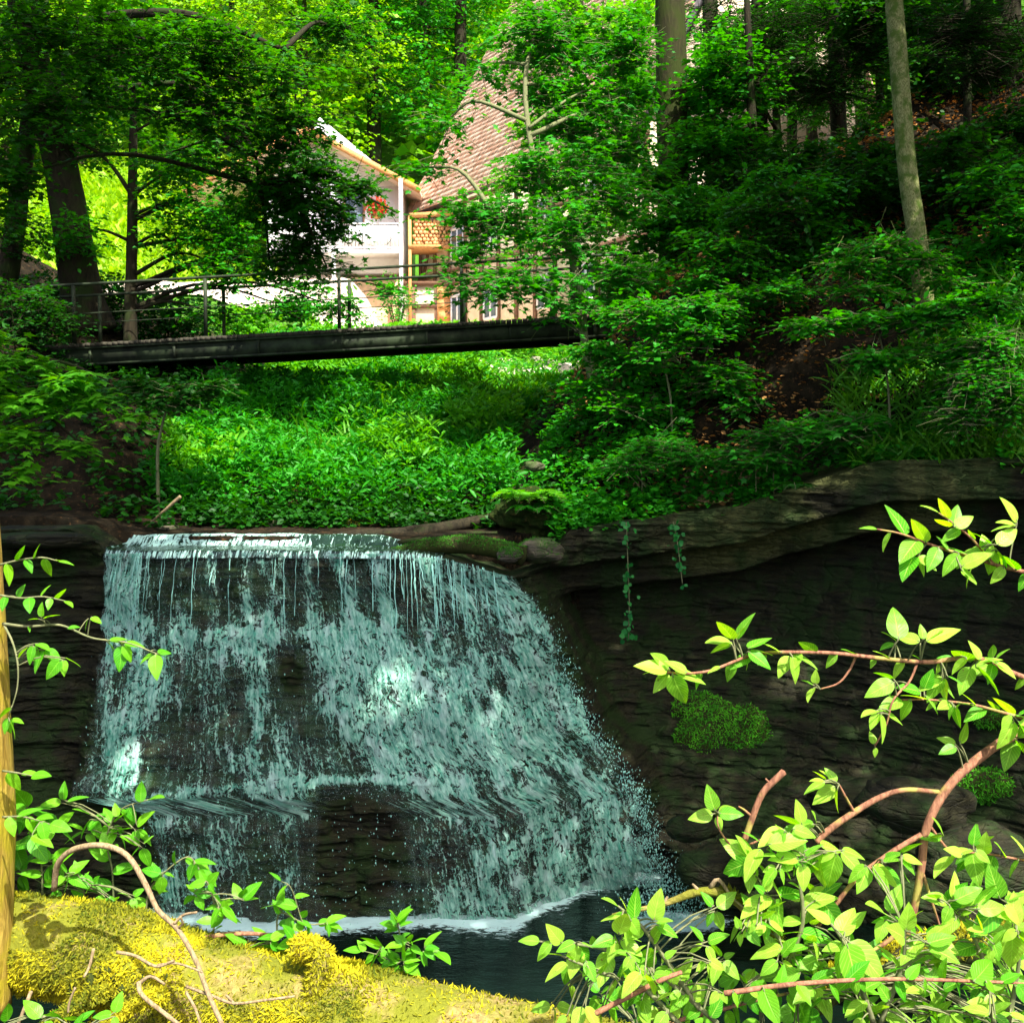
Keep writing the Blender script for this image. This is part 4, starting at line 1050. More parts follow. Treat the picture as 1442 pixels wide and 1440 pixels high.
# saplings on the right bank
GS = 'saplings on the right bank'
def sapling(lab, px0, Y, tops, clumps, seed, n, mat='leaf_mid', r=.018, size=.135, T=T_MID):
    b = gpt(px0, Y, -.05)
    return tree('sapling', lab, 'sapling', [b] + [P(x, y, Y - .05) for x, y in tops], [r, r * .8, r * .5], clumps, seed, n, 9, size, .5, M[mat], M['bark_sap'], GS, T=T, flat=.25, twr=.004, limbr=.3, sides=8)
sapling('pale thin stemmed sapling in the middle of the right bank', 947, 16.6, [(944, 560), (934, 510), (922, 445), (915, 420)],
        [C(900, 440, 65, 25, 16.3), C(960, 470, 55, 22, 16.2), C(990, 430, 60, 18, 16.3), C(925, 500, 50, 18, 16.2, None, .7)], 51, 260)
sapling('broad leafy sapling spreading flat over the dark hollow', 990, 17.2, [(985, 560), (1000, 480), (1030, 440)],
        [C(1050, 415, 75, 16, 16.9), C(1110, 405, 55, 10, 16.8), C(1000, 455, 60, 18, 16.9), C(1010, 530, 60, 26, 16.6), C(1045, 565, 35, 12, 16.4, None, .8)], 52, 300)
sapling('low sapling with heart shaped leaves at the bridge end', 850, 17.2, [(852, 590), (858, 540), (862, 500)],
        [C(840, 490, 50, 14, 16.9), C(880, 510, 55, 20, 16.8), C(835, 545, 50, 18, 16.9), C(880, 570, 55, 22, 16.6)], 53, 260, 'leaf_mid', .02)
sapling('beech sapling with long flat spray above the hollow', 1255, 14.9, [(1250, 540), (1240, 480), (1225, 440)],
        [C(1160, 455, 65, 9, 14.6), C(1220, 445, 55, 9, 14.6), C(1235, 500, 45, 14, 14.4), C(1280, 440, 50, 9, 14.6)], 54, 170)
sapling('leaning sapling with bright spray below the pale tree', 1340, 14.6, [(1335, 520), (1345, 460), (1370, 425)],
        [C(1350, 430, 60, 12, 14.3), C(1310, 450, 50, 10, 14.3), C(1400, 425, 50, 12, 14.2), C(1360, 490, 60, 20, 14.1)], 55, 260, 'leaf_mid')
sapling('hanging leafy sapling at the right edge of the slope', 1415, 13.8, [(1415, 540), (1410, 480), (1400, 445)],
        [C(1400, 480, 45, 30, 13.5), C(1375, 540, 40, 40, 13.4), C(1425, 560, 30, 45, 13.3), C(1350, 580, 40, 25, 13.4)], 56, 380, 'leaf_mid', .02, .10)
sapling('small round leaved sapling by the mound above the boulder', 905, 15.9, [(905, 660), (915, 640), (920, 625)],
        [C(930, 625, 60, 14, 15.7), C(890, 650, 50, 14, 15.6), C(985, 640, 50, 14, 15.5)], 57, 170, 'leaf_mid', .01, .12, T_MAPLE)
sapling('bushy sapling over the pale ledge, right of the ivy', 1090, 15.2, [(1090, 640), (1100, 610), (1120, 595)],
        [C(1130, 600, 60, 14, 14.9), C(1080, 615, 45, 14, 14.9), C(1180, 610, 55, 14, 14.6), C(1060, 640, 55, 14, 14.9), C(1210, 590, 40, 10, 14.5)], 58, 260, 'leaf_mid', .012, .13, T_MAPLE)
sapling('slim sapling behind the left bank with forked dark stem', 222, 16.6, [(222, 640), (228, 600), (240, 560)],
        [C(240, 560, 60, 20, 16.3), C(290, 545, 50, 16, 16.3), C(200, 540, 40, 14, 16.3)], 59, 110, 'leaf_dark', .03)

# maple bough reaching in from the left edge below the bridge
mb_t = thing('maple_bough', 'green maple bough reaching in from the left edge below the bridge', 'branch', P(-60, 480, 11.5))
mb = MB()
for q in ([(-90, 470), (0, 505), (90, 545), (190, 580)], [(-90, 470), (0, 540), (60, 580), (120, 630)], [(-90, 470), (10, 500), (90, 510), (150, 535)]):
    mb.tube(spline([P(x, y, 11.5) for x, y in q], 14), lerpr(.04, .008, 14), 6)
mb.obj('stem', M['bark_dark'], mb_t, smooth=True)
foliage('leaves', np.random.default_rng(61), [C(30, 505, 60, 18, 11.3), C(100, 530, 55, 16, 11.2), C(60, 560, 60, 18, 11.3), C(135, 560, 40, 12, 11.2), C(180, 578, 28, 7, 11.1), C(40, 610, 55, 18, 11.3), C(100, 625, 35, 10, 11.2), C(30, 660, 45, 10, 11.3, None, .6), C(0, 470, 60, 20, 11.5), C(10, 550, 40, 40, 11.6)],
        170, 8, .17, .45, M['leaf_bright'], M['bark_dark'], mb_t, T=T_MAPLE, flat=.2, droop=.35, twr=.003)

# high canopy that shades the gorge: trees standing left and right of the view
GC = 'tall trees shading the gorge'
CANW = []
def canopy_tree(lab, base, top, r, cl, seed, n):
    base = np.array(base, float)
    tree('beech_tree', lab, 'tree', [base, (base + top) / 2 + [.2, .1, 0], top], [r, r * .8, r * .5], cl, seed, n, 9, .20, 1.1, M['leaf_mid'], M['bark_dark'], GC, flat=.3, twr=.012, T=T_MID)
def E(x, y, z, rx, ry, rz, w=1): return (np.array([x, y, z], float), (rx, ry, rz), w)
canopy_tree('tall beech on the right rim outside the view', (9.5, 9.0, -.3), np.array([9.0, 8.5, 12.0]), .35,
            [E(7.5, 8, 10.5, 3.6, 3.2, 1.4), E(4, 6.5, 10.5, 3.2, 2.6, 1.3), E(9, 12.5, 11.5, 3.5, 3, 1.5), E(1.5, 5.4, 11, 2.6, 2.2, 1.2), E(11, 6, 11, 3, 3, 1.4), E(2.5, 2.4, 11.2, 3.6, 1.8, 1.0), E(6.5, 3.2, 11.2, 3, 2, 1.0), E(-1, 3.4, 11.5, 2.4, 1.6, .9)], 71, 3400)
canopy_tree('tall beech on the left rim outside the view', (-10.5, 11.5, -.5), np.array([-9.0, 10.5, 11.5]), .35,
            [E(-6, 9, 10.8, 3, 3, 1.2, .8), E(-2.5, 6.5, 10.5, 3.0, 2.4, 1.2), E(-4.5, 5, 11.5, 2.6, 2, 1), E(-9.5, 12, 11.5, 3, 3.4, 1.2), E(-5.5, 12, 11.8, 2.6, 2.4, 1.1), E(-7.5, 8, 11.5, 2.4, 2.4, 1), E(-4, 10, 10.8, 2.6, 2, 1), E(-6.8, 18.3, 12, 2.3, 2.2, 1)], 72, 3500)
canopy_tree('tall beech upslope right of the view', (14, 17, 5.5), np.array([13, 16.5, 14.5]), .35,
            [E(8.5, 15.5, 12.5, 3.4, 3.0, 1.3), E(12, 18, 13.5, 3.4, 3.4, 1.5), E(6, 13.5, 12.0, 2.6, 2.4, 1.2), E(10, 21, 14, 3.4, 3, 1.5), E(5.4, 17.5, 11.8, 2.2, 2.2, 1.0)], 73, 3000)

# ------------------------------------------------------------ background trees beyond the bridge
GB = 'trees on the far valley side'
protos = []
def far_tree(px, py, Y, hh, wd, label, seed, leaf):
    base = gpt(px, Y)
    rg = np.random.default_rng(seed)
    cl = []
    for k in range(11):
        f = k / 10; zz = base[2] + hh * (.22 + .75 * f); w = wd * (1 - .55 * abs(f - .35) ** 1.3) * .6
        a = rg.random() * 6.28
        cl.append((np.array([base[0] + math.cos(a) * w * .5, base[1] + math.sin(a) * w * .5, zz]), (w * .75, w * .75, hh * .11), 1))
    return tree('broadleaf_tree', label, 'tree', [base, base + [0, 0, hh * .5], base + [.2, .1, hh * .92]], [wd * .05, wd * .04, .05], cl, seed, 900, 10, .30, 1.6, leaf, M['bark_dark'], GB, cut=False, flat=.55, droop=.4, twr=.015, T=T_FAR)
FT = [(430, 56, 15, 8, 'leaf_far', 'light green tree left behind the white balcony'), (530, 60, 17, 8, 'leaf_mid', 'darker green tree rising behind the orange gable board'),
      (330, 62, 16, 8, 'leaf_far', 'light green tree above the far meadow, left of the balcony'), (600, 70, 20, 9, 'leaf_teal', 'bluish green tree in the top middle behind the house roof'),
      (470, 76, 22, 10, 'leaf_teal', 'tallest bluish tree far up the valley side'), (650, 62, 19, 8, 'leaf_mid', 'dense tree touching the left slope of the roof'),
      (220, 66, 15, 8, 'leaf_far', 'yellow green tree seen through the leaning tree'), (120, 60, 15, 8, 'leaf_far', 'yellow green tree behind the leaning trunk'),
      (20, 58, 16, 8, 'leaf_far', 'yellow green tree at the far left edge'), (760, 74, 24, 10, 'leaf_mid', 'high tree behind the ridge of the roof'),
      (870, 72, 22, 10, 'leaf_far', 'light tree right behind the roof, beside the mossy trunk'), (380, 86, 24, 12, 'leaf_mid', 'far tree at the top left above the balcony'),
      (260, 88, 24, 12, 'leaf_far', 'pale far tree high on the left valley side'), (560, 92, 26, 12, 'leaf_teal', 'farthest tree closing the valley in the top middle'), (130, 90, 24, 12, 'leaf_far', 'far tree behind the crown of the leaning tree')]
for i, (px, Y, hh, wd, lf, lab) in enumerate(FT): far_tree(px, 0, Y, hh, wd, lab, 100 + i, M[lf])
tree('sunlit_maple', 'yellow green sunlit maple hiding the right part of the steep roof', 'tree', [gpt(815, 30), P(812, 420, 30), P(808, 250, 30), P(815, 80, 30), P(820, -80, 30)], [.2, .17, .14, .1, .05],
     [C(760, 70, 60, 36, 29), C(835, 50, 70, 40, 29), C(890, 110, 50, 40, 29), C(815, 150, 60, 30, 28.6), C(755, 175, 40, 26, 28.6, None, .8), C(720, 250, 40, 24, 28.5, None, .7), C(880, 215, 50, 26, 28.6), C(850, 300, 60, 36, 28.6), C(740, 115, 30, 20, 29, None, .7),
      C(730, 20, 30, 16, 29.5, None, .4), C(900, 20, 60, 30, 29), C(790, 250, 50, 26, 28.6, None, .7), C(780, 0, 90, 24, 29), C(880, 370, 50, 30, 28.6), C(740, 340, 50, 26, 28.6, None, .6)],
     95, 820, 9, .20, 1.0, M['leaf_bright'], M['bark_dark'], T=T_MAPLE, cut=False, flat=.5)
# bushes by the lane and the house
def bush(px, py, Y, rx, ry, lab, seed, leaf, n=260, size=.12):
    c = gpt(px, Y); rg = np.random.default_rng(seed); t = thing('bush', lab, 'bush', c, 'bushes along the lane')
    hh = max(.5, P(px, py - ry, Y)[2] - c[2]); cc = c + [0, 0, hh * .5]
    mb = MB()
    for k in range(6): a = rg.random() * 6.28; mb.tube([c, cc + [math.cos(a) * S(rx, Y) * .5, math.sin(a) * S(rx, Y) * .5, 0]], [.03, .015], 5)
    mb.obj('stem', M['bark_dark'], t)
    foliage('leaves', rg, [(cc, (S(rx, Y), S(rx, Y) * .7, hh * .5), 1)], n, 9, size, .6, M[leaf], None, t, flat=.6, cut=False)
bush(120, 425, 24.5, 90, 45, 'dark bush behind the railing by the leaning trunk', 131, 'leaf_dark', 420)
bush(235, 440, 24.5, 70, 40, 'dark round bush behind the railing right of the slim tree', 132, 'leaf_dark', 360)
bush(350, 450, 28, 60, 28, 'light green bush in the gravel yard, left of the ochre wall', 133, 'leaf_bright', 260)
bush(300, 300, 48, 60, 50, 'pale bush on the meadow left of the white balcony', 134, 'leaf_far', 260, .2)
bush(420, 440, 34, 40, 26, 'small bush before the ochre wall', 135, 'leaf_mid', 220)
bush(560, 395, 41, 26, 16, 'low bush under the balcony corner', 136, 'leaf_mid', 120)
bush(90, 330, 46, 80, 60, 'yellow green bush on the far meadow at left', 137, 'leaf_far', 320, .2)
bush(885, 430, 30, 40, 40, 'bush between the bridge end and the house corner', 138, 'leaf_mid', 260)

# ------------------------------------------------------------ undergrowth
def scatter(name, rg, n, region, hfun, T, size, mat, flat=.5, asp=1.0, kind='stuff', upright=0.0, K=5, tone=1.0, extra=None):
    """ground cover plants: little tufts of K leaves on the terrain"""
    x0, x1, y0, y1, keep = region
    x = rg.uniform(x0, x1, n); y = rg.uniform(y0, y1, n); k = keep(x, y) & ~(in_bar(x, y) & (rg.random(n) < .86)); x, y = x[k], y[k]; n = len(x)
    z = topH(x, y); hh = hfun(x, y, rg.random(n))
    p = np.stack([x, y, z + hh], 1)
    a = rg.random((n, K)) * 6.28; tilt = rg.normal(.1, .35, (n, K)) + upright
    yd = np.stack([np.cos(a), np.sin(a), tilt], -1)
    zd = np.array([0, 0, 1.0]) + rg.normal(0, flat, (n, K, 3)); pp = np.repeat(p[:, None], K, 1) + rg.normal(0, size * .35, (n, K, 3))
    pp = pp.reshape(-1, 3); yd = yd.reshape(-1, 3); zd = zd.reshape(-1, 3); s = size * (.5 + .8 * rg.random(len(pp)))
    V, F, li = place(T, pp, yd, zd, s, asp)
    tn = np.clip(.5 + .9 * fbm(pp[:, 0] * 1.3, pp[:, 1] * 1.3, pp[:, 2], 3, 6), 0, 1) * .6 + rg.random(len(pp)) * .4
    o = mk(name, V, F, mat, attrs={'rnd': tn[li]})
    return tag(o, kind=kind)
rg = np.random.default_rng(200)
nearbar = lambda x, y: 1 - .82 * sm(20, 22.5, y) * sm(.0 * y - .9, -.2, x) 
mound = lambda x, y, r: nearbar(x, y) * (.10 + .75 * np.clip(.5 + fbm(x * .9, y * .9, 0, 3, 44) * 1.3, 0, 1)) * (.35 + .65 * r)
inval = lambda x, y: (hill_d(x, y) < -.1) & (x > -5.6 + .3 * (y - 17)*0) & (y > 16.25 + .3 * np.sin(x * 1.7)) & (np.abs(x) < y * .5)
scatter('valley_undergrowth', rg, 22000, (-9, 2.6, 16.6, 33, lambda x, y: inval(x, y)), mound, T_MID, .15, M['leaf_mid'], .6, asp=.5, K=8, upright=.35)
scatter('valley_nettles', rg, 9000, (-7, 2.6, 17.4, 31, lambda x, y: inval(x, y) & (fbm(x * .6, y * .6, 0, 3, 71) > .05)), lambda x, y, r: nearbar(x, y) * .25 + nearbar(x, y) * .65 * r * (.6 + fbm(x, y, o=2)), T_MID, .17, M['leaf_bright'], .6, asp=.45, K=8, upright=.5)
scatter('valley_grass', rg, 2200, (-7, 3, 17, 34, lambda x, y: inval(x, y)), lambda x, y, r: 0 * x + .02, T_BLADE, .34, M['grass'], .6, K=4, upright=1.3)
scatter('sunny_verge', rg, 5000, (-4, 4, 26, 36, lambda x, y: hill_d(x, y) < .4), lambda x, y, r: .1 + .3 * r, T_MID, .13, M['leaf_bright'], .5, K=5)
scatter('meadow_grass', rg, 20000, (-30, -9.5, 42.5, 62, lambda x, y: np.abs(x) < y * .52), lambda x, y, r: 0 * x, T_BLADE, .5, M['meadow'], .6, asp=3.5, K=4, upright=1.2)
scatter('hill_wood', rg, 15000, (-50, 45, 60, 130, lambda x, y: np.abs(x) < y * .52), lambda x, y, r: r * 5.5, T_FAR, .9, M['leaf_far'], .7, K=5)
hd = lambda x, y: (hill_d(x, y) > -.2)
cov = lambda x, y, lo: fbm(x * .7, y * .7, 0, 3, 81) > lo
scatter('bank_undergrowth', rg, 9000, (.2, 9, 14.6, 19.5, lambda x, y: (y > Yc(x) + .25) & (x > .3) & ((hill_d(x, y) < 3.4)) & ~((x > 2.7) & (x < 5.6) & (y > 15.5) & (y < 17.6) & (hill_d(x, y) > .35)) & cov(x, y, -.05 + 0 * x)), lambda x, y, r: .05 + .35 * r, T_MID, .105, M['leaf_mid'], .4, K=5)
scatter('bank_edge_plants', rg, 5200, (.6, 7, 11.5, 15.9, lambda x, y: (y > Yc(x) + .02) & (y < Yc(x) + .7) & cov(x * 2, y, -.1)), lambda x, y, r: -.10 + .28 * r, T_MID, .095, M['leaf_mid'], .5, K=5)
scatter('slope_herbs', rg, 5000, (1, 14, 16, 34, lambda x, y: hd(x, y) & cov(x, y, .12) & (x < y * .5)), lambda x, y, r: .05 + .3 * r, T_MID, .12, M['leaf_dark'], .5, K=5)
scatter('slope_grass', rg, 1300, (4.6, 7.6, 12.4, 16, lambda x, y: (y > Yc(x) + .15)), lambda x, y, r: 0 * x + .02, T_BLADE, .30, M['grass'], .7, K=7, upright=.7)
scatter('leaf_litter', rg, 26000, (.8, 16, 15.5, 36, lambda x, y: hd(x, y) & (x < y * .52)), lambda x, y, r: .01 + .03 * r, T_MID, .085, M['dry_leaf'], .35, K=2)
scatter('bank_fringe', rg, 2600, (-7.5, 1.0, 15.75, 16.9, lambda x, y: (x > -4.9) & (y > 16.05 + .1 * np.sin(x * 5))), lambda x, y, r: .03 + .3 * r * (y - 15.6), T_MID, .10, M['leaf_dark'], .5, K=5)
scatter('left_bank_plants', rg, 1300, (-10, -4.9, 15.6, 23, lambda x, y: x < -4.9), lambda x, y, r: .03 + .25 * r, T_MID, .12, M['leaf_dark'], .5, K=5)
#@@PART4
# ============================================================ BRINK OF THE FALL
def blob(mb, c, r, seed, n=20, sq=(1, 1, 1), rough=.35):
    a = np.linspace(0, 2 * math.pi, n * 2 + 1); b = np.linspace(.02, math.pi - .02, n)
    A, B = np.meshgrid(a, b, indexing='ij')
    d = np.stack([np.cos(A) * np.sin(B), np.sin(A) * np.sin(B), np.cos(B)], -1)
    k = 1 + rough * fbm(d[..., 0] * 1.6 + seed, d[..., 1] * 1.6, d[..., 2] * 1.6, 5, seed)
    mb.grid(np.array(c) + d * k[..., None] * r * np.array(sq)); return mb
def moss_on(name, par, rg, V, F, n, size, mat, keep=None, T=T_BLADE, asp=2.2, up=.6, z_min=-.2):
    """tufts of moss on the faces of a mesh"""
    tri = []
    for f in F:
        if f.shape[1] == 4: tri += [f[:, :3], f[:, [0, 2, 3]]]
        elif f.shape[1] == 3: tri.append(f)
    tri = np.concatenate(tri); a, b, c = V[tri[:, 0]], V[tri[:, 1]], V[tri[:, 2]]
    nn_ = np.cross(b - a, c - a); ar = np.linalg.norm(nn_, axis=1); nn_ = norm(nn_)
    ar = ar * (nn_[:, 2] > z_min)
    i = rg.choice(len(tri), n, p=ar / ar.sum()); u = rg.random((n, 2)); u = np.where(u.sum(1, keepdims=True) > 1, 1 - u, u)
    p = a[i] + (b[i] - a[i]) * u[:, :1] + (c[i] - a[i]) * u[:, 1:]; m = nn_[i]
    if keep is not None: k = keep(p, m); p, m = p[k], m[k]
    yd = m * up + rg.normal(0, .6, p.shape); zd = m + rg.normal(0, .5, p.shape)
    s = size * (.5 + rg.random(len(p)))
    Vv, Ff, li = place(T, p - m * size * .1, yd, zd, s, asp)
    tn = np.clip(.45 + 1.8 * fbm(p[:, 0] * 9, p[:, 1] * 9, p[:, 2] * 9, 4, 3), 0, 1) * .7 + rg.random(len(p)) * .4
    return tag(mk(name, Vv, Ff, mat, par, attrs={'rnd': tn[li]}), kind='stuff')

def log(name, label, cat, pts, radii, mat, seed, moss=None, sides=22, rough=.22, sz=.03):
    t = thing(name, label, cat, pts[0])
    mb = MB(); n = 60
    mb.tube(spline(pts, n), np.interp(np.linspace(0, 1, n), np.linspace(0, 1, len(radii)), radii), sides, rough=rough, seed=seed)
    V, F = mb.get(); mb.obj('stem', mat, t, smooth=True)
    if moss: moss_on('moss', t, np.random.default_rng(seed), V, F, moss[0], sz, M[moss[1]], moss[2] if len(moss) > 2 else None)
    return t
log('mossy_log', 'mossy fallen log on the lip of the waterfall with sunlit yellow top', 'log',
    [P(540, 781, 14.9), P(600, 770, 14.8), P(670, 768, 14.7), P(738, 783, 14.5)], [.05, .10, .125, .13], M['bark_mossy'], 301, (5200, 'moss_g', lambda p, m: (m[:, 2] > .15) & (fbm(p[:, 0] * 3, p[:, 1] * 3, p[:, 2] * 3) > -.25)))
log('dark_log', 'wet dark log lying behind the mossy log above the waterfall', 'log',
    [P(425, 768, 15.6), P(500, 758, 15.7), P(600, 748, 15.8), P(720, 722, 16.2)], [.11, .12, .11, .05], M['bark_dark'], 302)
log('thin_log', 'thin broken branch wedged between the two logs above the waterfall', 'log', [P(560, 764, 15.2), P(640, 752, 15.2), P(700, 750, 15.2)], [.03, .035, .02], M['bark_dark'], 303)
log('leaning_stick', 'pale bare stick leaning up from the stream bank at left', 'stick', [P(205, 742, 15.9), P(228, 722, 15.8), P(254, 699, 15.7)], [.014, .02, .028], M['twig_dry'], 304, sides=7)
def rock(label, c, r, seed, sq, mat='stone', moss=None):
    mb = MB(); blob(mb, c, r, seed, 22, sq); V, F = mb.get()
    if moss:
        t = thing('boulder', label, 'rock', c); mb.obj('stone', M[mat], t, smooth=True)
        moss_on('moss', t, np.random.default_rng(seed), V, F, moss[0], .03, M[moss[1]], lambda p, m: (m[:, 2] > .1) & (fbm(p[:, 0] * 4, p[:, 1] * 4, p[:, 2] * 4, 3, seed) > -.05))
        return t
    o = mb.obj('boulder', M[mat], smooth=True); return tag(o, label, 'rock')
rock('mossy round boulder at the right end of the lip', P(762, 775, 14.75), .26, 311, (1.15, .9, .62), 'stone', (1500, 'moss_g'))
rock('small green mossy stone at the end of the mossy log', P(717, 781, 14.3), .13, 312, (1.2, .8, .8), 'stone', (1800, 'moss_g'))
rock('rounded stone in the stream left of the dark log', P(385, 738, 16.4), .17, 313, (1.6, 1, .6))
rock('low stone by the stream with yellow green top', P(500, 740, 16.3), .12, 314, (1.3, 1, .7), 'stone', (300, 'moss_y'))
rock('dark stone below the leaning stick', P(235, 744, 16.0), .13, 315, (1.3, 1, .7))
rock('flat wet stone at the left end of the lip', P(60, 760, 14.1), .3, 316, (2.3, 1.2, .35), 'rock')
rock('small pale stone just behind the fern on the root mound', P(752, 656, 16.3), .13, 317, (1.1, .8, .6), 'stone')
for i, (px, py, Y, r, lab) in enumerate(((1010, 1225, 11.9, .34, 'wet dark rock right of the foot of the fall'), (1110, 1205, 11.4, .4, 'broad dark rock in the pool behind the red twigs'), (1290, 1130, 10.7, .38, 'angular rock at the wall foot, right'),
                                     (1390, 1215, 10.0, .45, 'large dark rock in the pool at the right edge'), (1190, 1120, 11.6, .3, 'rock at the wall foot below the moss patch'), (975, 1165, 12.6, .22, 'small rock beside the spray'))):
    c = P(px, py, Y); rock(lab, c, r, 320 + i, (1.4, 1, .7), 'rock')
# root mound with fern
mb = MB(); blob(mb, P(755, 728, 15.75), .40, 331, 40, (1.25, .9, .85), .75); V, F = mb.get()
t = thing('root_mound', 'earthy root mound at the brink with a bright fern on it', 'root mound', P(752, 760, 15.7))
mb.obj('earth', M['ground'], t, smooth=True, attrs={'grassy': np.full(len(V), .15)})
rg = np.random.default_rng(7)
def fern(label, base, n, L, seed, mat='leaf_mid'):
    rg = np.random.default_rng(seed); t = thing('fern', label, 'fern', base)
    st = MB(); P_, Y_, Z_, S_ = [], [], [], []
    for k in range(n):
        a = k / n * 6.28 + rg.normal(0, .2); l = L * (.7 + .5 * rg.random()); d = np.array([math.cos(a), math.sin(a), 0])
        tt = np.linspace(0, 1, 22); q = base + d * (l * tt)[:, None] + np.array([0, 0, 1.]) * (l * (1.0 * tt - 1.0 * tt ** 2))[:, None]
        st.tube(q[::3], lerpr(.006, .002, 8), 4, cap=False)
        side = np.cross(d, [0, 0, 1.0])
        for sg in (1, -1):
            P_.append(q[2:]); Y_.append(side * sg + d * .35 + rg.normal(0, .08, (20, 3))); Z_.append(np.array([0, 0, 1.]) + d * 0.3 + rg.normal(0, .15, (20, 3))); S_.append(l * .36 * np.sin(np.pi * (tt[2:] * .85 + .12)))
    st.obj('stalk', M['bark_sap'], t)
    V, F, li = place(T_MID, np.vstack(P_), np.vstack(Y_), np.vstack(Z_), np.concatenate(S_), .42)
    mk('frond', V, F, M[mat], t, attrs={'rnd': rg.random(len(li) // 6)[li]})
fern('bright fern growing on top of the root mound', P(745, 706, 15.45), 17, .52, 332, 'leaf_bright')
fern('small fern hanging under the bright fern on the mound', P(752, 722, 15.2), 8, .34, 333, 'leaf_mid')
fern('fern in the stream bank left of the dark log', P(560, 728, 16.6), 8, .38, 334, 'leaf_dark')
fern('fern on the pale ledge at right', P(1120, 690, 14.2), 8, .34, 335, 'leaf_dark')
fern('fern low on the right bank between the saplings', P(1030, 665, 15.3), 8, .36, 336, 'leaf_mid')
# ivy hanging over the recess
def ivy(label, pts, Y, seed, n):
    rg = np.random.default_rng(seed); t = thing('hanging_ivy', label, 'ivy', P(*pts[0], Y))
    q = spline([P(x, y, Y) for x, y in pts], 30); mb = MB(); mb.tube(q, .006, 5); mb.obj('vine', M['bark_sap'], t)
    i = rg.integers(0, 30, n); p = q[i] + rg.normal(0, .035, (n, 3))
    V, F, li = place(T_MID, p, rg.normal(0, 1, (n, 3)) + [0, 0, -1], rg.normal(0, .5, (n, 3)) + [0, -1, .6], .045 + .05 * rg.random(n), 1.25)
    mk('leaves', V, F, M['leaf_teal'], t, attrs={'rnd': rg.random(n)[li]})
ivy('long thin ivy strand hanging over the dark recess', [(882, 735), (884, 790), (886, 850), (885, 900)], 14.55, 341, 60)
ivy('short leafy ivy strand right of the long one', [(948, 735), (954, 765), (961, 822)], 14.5, 342, 46)
# moss cushions on the wall
def cushion(label, cs, seed, n, mat='moss_b'):
    mb = MB()
    for px, py, rx, ry in cs:
        z = P(px, py, 13.5)[2]; x = P(px, py, 13.5)[0]
        for _ in range(3):
            y = float(cliff(np.array([x]), np.array([z]))[0]); q = P(px, py, y); x, z = q[0], q[2]
        blob(mb, [x, y + .02, z], 1.0, seed, 26, (S(rx, y), .10, S(ry, y)), .4)
    V, F = mb.get(); t = thing('moss_cushion', label, 'moss', P(cs[0][0], cs[0][1], 13.5))
    mb.obj('cushion', M['bark_mossy'], t, smooth=True)
    moss_on('moss', t, np.random.default_rng(seed), V, F, n, .045, M[mat], lambda p, m: m[:, 1] < .3, z_min=-1, asp=2.5)
cushion('large bright green moss cushion on the dark wall right of the fall', [(1005, 1035, 52, 50), (1055, 1040, 32, 45), (975, 1000, 28, 25)], 351, 12000)
cushion('faint moss patch low on the wall at right', [(1385, 1105, 45, 22)], 352, 2500)
cushion('small moss tuft under the ivy', [(990, 985, 22, 10)], 353, 900)
cushion('moss strip on the upper wall at the right edge', [(1405, 1010, 34, 14)], 354, 1500)

# ============================================================ FOREGROUND
BK = M['bark_log']
pth = [(-90, 1318, 3.05), (40, 1328, 3.0), (150, 1345, 2.95), (250, 1392, 2.9), (360, 1428, 2.85), (470, 1454, 2.8), (620, 1490, 2.7), (780, 1518, 2.65), (960, 1545, 2.6)]
pts = [P(*p) for p in pth]; rad = [S(r, 2.9) for r in (62, 68, 72, 78, 82, 92, 90, 82, 76)]
lg = thing('fallen_tree', 'big fallen trunk covered in sunlit yellow moss across the lower left foreground', 'fallen trunk', pts[0])
mb = MB(); nn2 = 150
mb.tube(spline(pts, nn2), np.interp(np.linspace(0, 1, nn2), np.linspace(0, 1, len(rad)), rad), 64, rough=.20, seed=401)
V, F = mb.get(); mb.obj('bole', BK, lg, smooth=True)
bare = [(P(40, 1300, 2.9), .085), (P(235, 1322, 2.8), .07), (P(335, 1368, 2.75), .10), (P(400, 1372, 2.75), .06), (P(700, 1435, 2.6), .20), (P(860, 1440, 2.6), .2)]
def mossy(p, m):
    k = fbm(p[:, 0] * 7, p[:, 1] * 7, p[:, 2] * 7, 4, 402) > -.45
    for c, r in bare: k &= ~((np.linalg.norm((p - c) * [.6, .6, 1.4], axis=1) < r) & (np.random.default_rng(1).random(len(p)) < .85))
    return k
moss_on('moss', lg, np.random.default_rng(403), V, F, 120000, .013, M['moss_y'], mossy, up=.7, z_min=-.75, asp=2.6)
